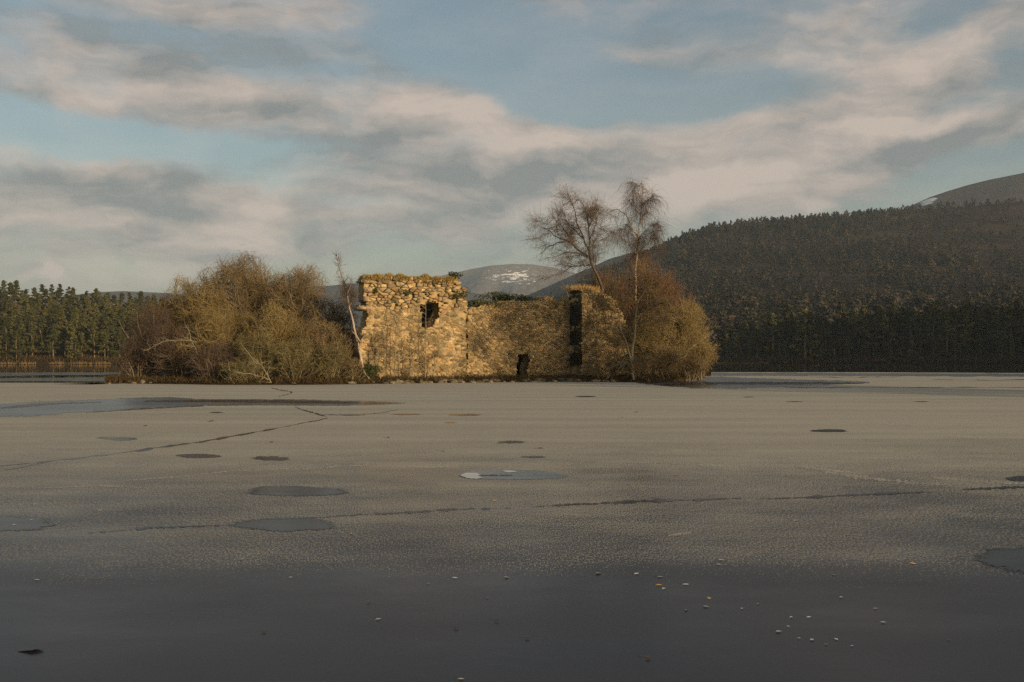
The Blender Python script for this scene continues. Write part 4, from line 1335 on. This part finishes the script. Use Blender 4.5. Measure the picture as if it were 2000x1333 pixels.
# ----------------------------------------------------------------- pines
def pine_parts(seed, H, crown_from, rx, nclump, nleaf, size, conic):
    """returns trunk arrays and crown mesh arrays (base at origin)"""
    r = np.random.default_rng(seed); sk = Skel()
    pts = [np.array([0, 0, -.3])]
    for i in range(1, 6): pts.append(np.array([r.normal(0, .012) * H * i / 3, r.normal(0, .012) * H * i / 3, H * .97 * i / 5]))
    poly(sk, pts, H * .016 + .05, .03, r, 2, .01)
    C, S = [], []
    for i in range(nclump):
        f = crown_from + (1 - crown_from) * (i + r.uniform(0, 1)) / nclump
        g = (f - crown_from) / (1 - crown_from)
        prof = (1 - g) ** .75 * (1 - conic * 0) if conic else math.sin(min(1, g * 1.15 + .22) * math.pi) ** .6
        R = rx * max(prof, .10) * r.uniform(.35, 1.0); a = r.uniform(0, 6.28)
        c = np.array([math.cos(a) * R, math.sin(a) * R, f * H - R * .10])
        C.append(c); S.append(rx * r.uniform(.28, .52) * (1 - .45 * g))
        if r.random() < .7:
            p0 = np.array([0, 0, max(c[2] - R * .35, .5)]); sk.seg(p0, c, .035 * H / 10, .012)
    for _ in range(int(7)):        # dead snags below the crown
        z = r.uniform(.25, max(crown_from, .4)) * H; a = r.uniform(0, 6.28); l = r.uniform(.3, .9)
        sk.seg(np.array([0, 0, z]), np.array([math.cos(a) * l, math.sin(a) * l, z + r.uniform(-.1, .25)]), .03, .01)
    C = np.array(C); S = np.array(S); n = nclump * nleaf
    li = np.repeat(np.arange(nclump), nleaf)
    d = norm(r.normal(0, 1, (n, 3))) * r.uniform(.35, 1, (n, 1)); d[:, 2] *= .55
    p = C[li] + d * S[li][:, None]
    nrm = norm(norm(d) + r.normal(0, .35, (n, 3)) + np.array([0, 0, .15]))
    u = norm(np.cross(nrm, r.normal(0, 1, (n, 3))) + np.array([0, 0, .25])); v = norm(np.cross(nrm, u))
    s = size * r.uniform(.6, 1.5, (n, 1))
    V = np.stack([p - v * s * .45, p + v * s * .45, p + u * s], axis=1).reshape(-1, 3)
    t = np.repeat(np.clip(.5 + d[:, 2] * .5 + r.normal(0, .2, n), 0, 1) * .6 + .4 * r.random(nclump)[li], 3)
    return sk.arrays(), V, np.arange(3 * n).reshape(-1, 3), t[:, None].repeat(3, 1)


def pine_proto(seed, H, crown_from, rx, nclump, nleaf, size, conic, bark='pine_bark'):
    root = empty('pine_tree'); tr, V, Fc, t = pine_parts(seed, H, crown_from, rx, nclump, nleaf, size, conic)
    tube_obj('trunk', tr, M[bark], root, 5)
    mesh_obj('crown', V, Fc, M['pine'], root, t)
    return root


PROTO = [pine_proto(600, 12, .42, 2.5, 20, 60, .42, False), pine_proto(601, 12, .28, 2.2, 22, 56, .40, True), pine_proto(602, 12, .5, 2.7, 18, 64, .42, False),
         pine_proto(603, 12, .22, 2.0, 26, 52, .40, True), pine_proto(604, 12, .20, 3.0, 24, 60, .44, False), pine_proto(605, 12, .12, 2.2, 28, 54, .42, True)]
used = set()
LOOK = ['open topped', 'narrow tapering', 'high crowned', 'slender spire shaped', 'broad round headed', 'bushy low branched']
rp = np.random.default_rng(90)


def place_pine(px, Y, H, kind, label, group, wide=1.0):
    root = PROTO[kind] if kind not in used else copy_tree(PROTO[kind]); used.add(kind)
    z = float(land_z(np.array([float(px)]), np.array([float(Y)]))[0])
    root.location = ((px - CX) / F * Y, Y, z - .1); root.rotation_euler = (0, 0, rp.uniform(0, 6.28))
    s = H / 12; root.scale = (s * wide, s * wide, s)
    tag(root, LOOK[kind] + ' ' + label, 'pine tree', group)


# left wood: an open front row with bare trunks, closed canopy behind
for i in range(34):
    px = -60 + i * 10.5 + rp.uniform(-4, 4)
    if 62 < px < 84 and rp.random() < .6: continue
    place_pine(px, rp.uniform(290, 300), rp.uniform(6.5, 11), int(rp.choice([4, 4, 3, 1, 5, 5])), 'pine at the grassy water edge of the far wood', 'pines at the water edge of the far wood', rp.uniform(1.0, 1.45))
for i in range(158):
    Y = 301 + (i / 158) ** .95 * 135; px = -70 + ((i * 0.618034) % 1.0) * 460 + rp.uniform(-6, 6)
    place_pine(px, Y, rp.uniform(8.5, 11), int(rp.choice([1, 4, 4, 5, 4, 4])), 'pine packed in the far wood behind the water edge row', 'pines in the far wood', rp.uniform(1.3, 1.85))
# right shore wood, in the shade of the ridge
for i in range(88):
    px = 1405 + (i / 88) * 640 + rp.uniform(-8, 8)
    Y = rp.choice([rp.uniform(349, 362), rp.uniform(360, 392)])
    if i % 3 == 0: Y = float(shore_d(px)) + 4.5
    h = 16.5 * (rp.uniform(.8, 1.1) if i % 3 else rp.uniform(.35, .55)) * float(np.interp(px, [1400, 1470, 1520, 1700, 2000], [.55, .7, 1.0, 1.05, 1.1]))
    place_pine(px, max(Y, float(shore_d(px)) + 4), h, int(rp.choice([3, 5, 5])), 'shaded pine on the shore below the moorland hill', 'pines on the shaded shore', rp.uniform(1.2, 1.7))
for i in range(18):
    px = 1020 + i * 10 + rp.uniform(-4, 4)
    place_pine(px, rp.uniform(560, 680), rp.uniform(9, 13), int(rp.choice([3, 5, 4])), 'dark pine on the low rise behind the castle courtyard', 'pines behind the castle', rp.uniform(.9, 1.2))

for q in range(len(PROTO)):
    if q not in used:
        for ch in list(PROTO[q].children): bpy.data.objects.remove(ch)
        bpy.data.objects.remove(PROTO[q])

# trees on the near shore, on the sunny side: their long shadows fall across the ice and the island
def bank_birch(x, y, H, seed, label):
    r = np.random.default_rng(seed); b = np.array([x, y, 1.5])
    tr_ = [b, b + [r.normal(0, .3), 0, H * .4], b + [r.normal(0, .6), 0, H * .7], b + [r.normal(0, .6), 0, H]]
    limbs = []
    for q in range(13):
        f = r.uniform(.15, .85); o = b + [0, 0, H * f]; a = r.uniform(0, 6.28); l = H * .30 * r.uniform(.7, 1.2)
        limbs.append(([o, o + [math.cos(a) * l * .5, math.sin(a) * l * .5, l * .45], o + [math.cos(a) * l, math.sin(a) * l, l * .75]], .11))
    traced_tree('birch_tree', label, tr_, limbs, .2, seed, 'birch_bark', 'twig_birch', -.1, 2600, 1.2, tr=.022, sec=7, seclen=2.2, Ly=.1)


bank_birch(58.5, 17, 19, 401, 'spreading bare birch on the near shore')
bank_birch(63, 19, 20, 402, 'tallest bare birch on the near shore')
bank_birch(67, 15, 18, 403, 'bare birch behind the tallest one on the near shore')

# hillside woodland too many to count: one object
def hill_wood():
    r = np.random.default_rng(95); var = []
    for q in range(5):
        _, V, Fc, t = pine_parts(700 + q, 10, .15, 2.9, 12, 8, 1.15, q == 0); var.append((V, t))
    N_ = 6000; px = r.uniform(1130, 2300, N_ * 3); tt = r.uniform(.02, 1.01, N_ * 3) ** 1.15
    tt[:1100] = r.uniform(.965, 1.01, 1100)
    Y = shore_d(px) + (ridge_d(px) - shore_d(px)) * tt
    X = (px - CX) / F * Y
    py = HY - (land_z(px, Y) - CH) / Y * F
    nz = smooth_noise(X, Y, 150, 33, 4)
    pr = .72 + .55 * nz
    pr *= np.where((py > 520) & (py < 590) & (px > 1420), .45, 1)          # open heather glades
    pr *= np.interp(px + (470 - py) * 1.2, [1640, 1800, 1950], [1, .55, .22]) ** np.where(py < 500, 1, .25)
    pr = np.where(tt > .94, np.maximum(pr, .9) * np.interp(px, [1300, 1720, 1800], [1, 1, .25]), pr)
    sel = np.where(r.random(len(px)) < pr)[0][:N_]
    Vs, Ts = [], []
    for i in sel:
        V, t = var[r.integers(5)]
        z = float(land_z(px[i:i + 1], Y[i:i + 1])[0]); s = r.uniform(.6, 1.25) * (1.1 if py[i] > 600 else .95)
        a = r.uniform(0, 6.28); c, sn = math.cos(a) * s * 1.25, math.sin(a) * s * 1.25
        W = np.c_[V[:, 0] * c - V[:, 1] * sn + X[i], V[:, 0] * sn + V[:, 1] * c + Y[i], V[:, 2] * s * r.uniform(.6, .9) + z - .3]
        Vs.append(W); Ts.append(np.clip(t * .5 + r.random() ** 1.6 * 1.3 - .25, 0, 1))
    V = np.concatenate(Vs); o = mesh_obj('hillside_wood', V, np.arange(len(V)).reshape(-1, 3), M['pine_far'], None, np.concatenate(Ts))
    tag(o, 'scattered pine wood covering the slope of the far hill', None, None, 'stuff')
hill_wood()

# golden grass and reeds at the far left water edge
pts = []
for _ in range(3200):
    px = rp.uniform(-120, 420)
    if math.sin(px * .13) + math.sin(px * .041 + 1) + rp.normal(0, .5) < -.2: continue
    px = px; s = float(shore_d(px)); Y = s + abs(rp.normal(.8, 2.0)); pts.append(((px - CX) / F * Y, Y, .05 + .1 * (Y - s) * .3))
blades('shore_reeds', np.array(pts), .75, .06, M['shore_grass'], 97, 'golden grass fringing the far water edge below the pines', None, 'stuff', 1.0, .5)
pts = []
for _ in range(5000):
    px = rp.uniform(-120, 420); Y = float(shore_d(px)) + rp.uniform(2.5, 16); z = float(land_z(np.array([px]), np.array([Y]))[0]); pts.append(((px - CX) / F * Y, Y, z - .1))
blades('undergrowth', np.array(pts), 1.5, .12, M['scrub'], 96, 'dark undergrowth beneath the pines of the far wood', None, 'stuff', 1.0, .5)
pts = []
for _ in range(6000):
    px = rp.uniform(1385, 2080); Y = float(shore_d(px)) + rp.uniform(1.0, 9); z = float(land_z(np.array([px]), np.array([Y]))[0]); pts.append(((px - CX) / F * Y, Y, z - .1))
blades('undergrowth', np.array(pts), 2.0, .16, M['scrub'], 94, 'dark undergrowth beneath the shaded shore pines', None, 'stuff', 1.0, .5)
pts = []
for _ in range(2500):
    px = rp.uniform(1380, 1500); s = float(shore_d(px)); Y = s + abs(rp.normal(.2, .4)); pts.append(((px - CX) / F * Y, Y, .03))
blades('shore_reeds', np.array(pts), .25, .05, M['shore_grass'], 98, 'thin pale line of frosted grass on the far shore by the shaded pines', None, 'stuff', .8, .5)

# ----------------------------------------------------------------- litter on the ice
def leaf_mesh(seed, curl, m):
    r = np.random.default_rng(seed); n = 10; V = [(0, 0, .18)]; Fc = []
    for ring, k in ((1, .55), (2, 1.0)):
        for i in range(n):
            a = 2 * math.pi * i / n; rad = k * (1 + .2 * r.normal()) * (1.3 if i == 0 else 1)
            x, y = math.cos(a) * rad, math.sin(a) * rad * .62
            V.append((x, y, .18 + curl * (k * k) * (.5 * abs(math.sin(a)) + .2 * r.random()) - .10 * k))
    for i in range(n):
        j = (i + 1) % n
        Fc.append((0, 1 + i, 1 + j)); Fc.append((1 + i, 1 + n + i, 1 + n + j)); Fc.append((1 + i, 1 + n + j, 1 + j))
    o = mesh_obj('fallen_leaf', V, Fc, m, None); return o


def plain(name, c1, c2, rough=.7):
    k = Mat(name); return k.done(k.mix(k.mapr(k.noise(k.coord('Object'), 2.5, 3), .35, .65), c1, c2), rough, .2)


M['leaf_pale'] = plain('frosted_leaf', (.40, .385, .36), (.66, .63, .60))
M['leaf_gold'] = plain('golden_leaf', (.50, .24, .05), (.72, .42, .12))
M['leaf_brown'] = plain('brown_leaf', (.06, .035, .018), (.15, .09, .045))
M['leaf_sodden'] = plain('sodden_leaf', (.03, .026, .03), (.045, .04, .042), .35)
LP = {}
for kd, m in (('pale', 'leaf_pale'), ('gold', 'leaf_gold'), ('brown', 'leaf_brown')):
    LP[kd] = [leaf_mesh(900 + i + len(kd) * 10, .5 if kd != 'brown' else .9, M[m]) for i in range(3)]
usedl = set()
LEAF = {
 'pale': [(38, 987, 4), (67, 986, 2.5), (57, 1002, 3), (28, 1026, 4), (61, 1016, 3), (195, 998, 4), (68, 1072, 3), (72, 1134, 5), (470, 1094, 6), (568, 1129, 3), (888, 1130, 5), (989, 1129, 5),
          (1169, 1121, 7), (1243, 1122, 6), (1289, 1128, 5), (1296, 1151, 4), (1339, 1143, 6), (1408, 1095, 6), (1404, 1104, 5), (1628, 1124, 5), (1553, 1018, 5), (1643, 1168, 4),
          (1378, 1186, 6), (1340, 1193, 4), (1449, 1190, 3), (1480, 1181, 3), (1709, 1190, 4), (1725, 1217, 5), (1545, 1207, 4), (1579, 1207, 4), (1521, 1235, 6), (1539, 1225, 3),
          (1560, 1248, 3), (1586, 1251, 5), (1633, 1250, 5), (1613, 1260, 3), (1664, 1263, 3), (1852, 1251, 3), (738, 1211, 5), (952, 1169, 3), (900, 1328, 6), (836, 1141, 3)],
 'gold': [(686, 1044, 4.5), (557, 1092, 2.5), (1286, 1144, 5), (1385, 1170, 5), (1783, 1102, 6), (966, 979, 5), (320, 924, 3)],
 'brown': [(284, 833, 4), (530, 865, 4), (1243, 806, 3.5), (758, 856, 4), (1227, 949, 3), (1318, 931, 3), (1215, 816, 2.5), (865, 883, 3), (1318, 931, 2), (1055, 877, 5), (413, 824, 5),
           (60, 1270, 24), (890, 1228, 5), (1265, 1287, 6), (720, 1177, 4), (515, 1235, 4), (1030, 1248, 5), (970, 1214, 5)],
}
LAB = {'pale': ('pale frosted leaf lying frozen on the ice', 'pale leaves on the ice'), 'gold': ('bright golden leaf lying on the ice', 'golden leaves on the ice'),
       'brown': ('dark brown curled leaf lying on the ice', 'brown leaves on the ice')}
rl = np.random.default_rng(99)
for kd, lst in LEAF.items():
    for i, (x, y, hw) in enumerate(lst):
        pr = LP[kd][i % 3]
        if pr.name in usedl: o = pr.copy(); COL.objects.link(o)
        else: o = pr; usedl.add(pr.name)
        g = ground(x, y); s = hw / F * g[1] * .95
        o.location = (g[0], g[1], .006); o.rotation_euler = (rl.normal(0, .08), rl.normal(0, .08), rl.normal(0, .6)); o.scale = (s, s, s * (.2 if kd != 'brown' else .7) * (.06 if hw > 20 else 1))
        if hw > 20: o.data = o.data.copy(); o.data.materials[0] = M['leaf_sodden']
        tag(o, LAB[kd][0] if hw < 20 else 'large dark sodden leaf frozen into the clear ice', 'leaf', LAB[kd][1] if hw < 20 else None)

# ----------------------------------------------------------------- air
k = Mat('haze'); k.N.remove(k.b)
vol = k.node('ShaderNodeVolumePrincipled'); vol.inputs['Color'].default_value = (.62, .80, 1.0, 1); vol.inputs['Density'].default_value = 1.05e-4
vol.inputs['Anisotropy'].default_value = 0.0
k.link(vol.outputs[0], k.out.inputs['Volume'])
x0, x1, y0, y1, za, zb = -HALF - 200, HALF + 200, -900, HALF + 1500, -25, 520
V = [(x, y, z) for z in (za, zb) for y in (y0, y1) for x in (x0, x1)]
Fc = [(0, 2, 3, 1), (4, 5, 7, 6), (0, 1, 5, 4), (2, 6, 7, 3), (0, 4, 6, 2), (1, 3, 7, 5)]
hz_o = mesh_obj('haze', V, Fc, k.m)
tag(hz_o, 'thin bluish winter air filling the valley', None, None, 'stuff')
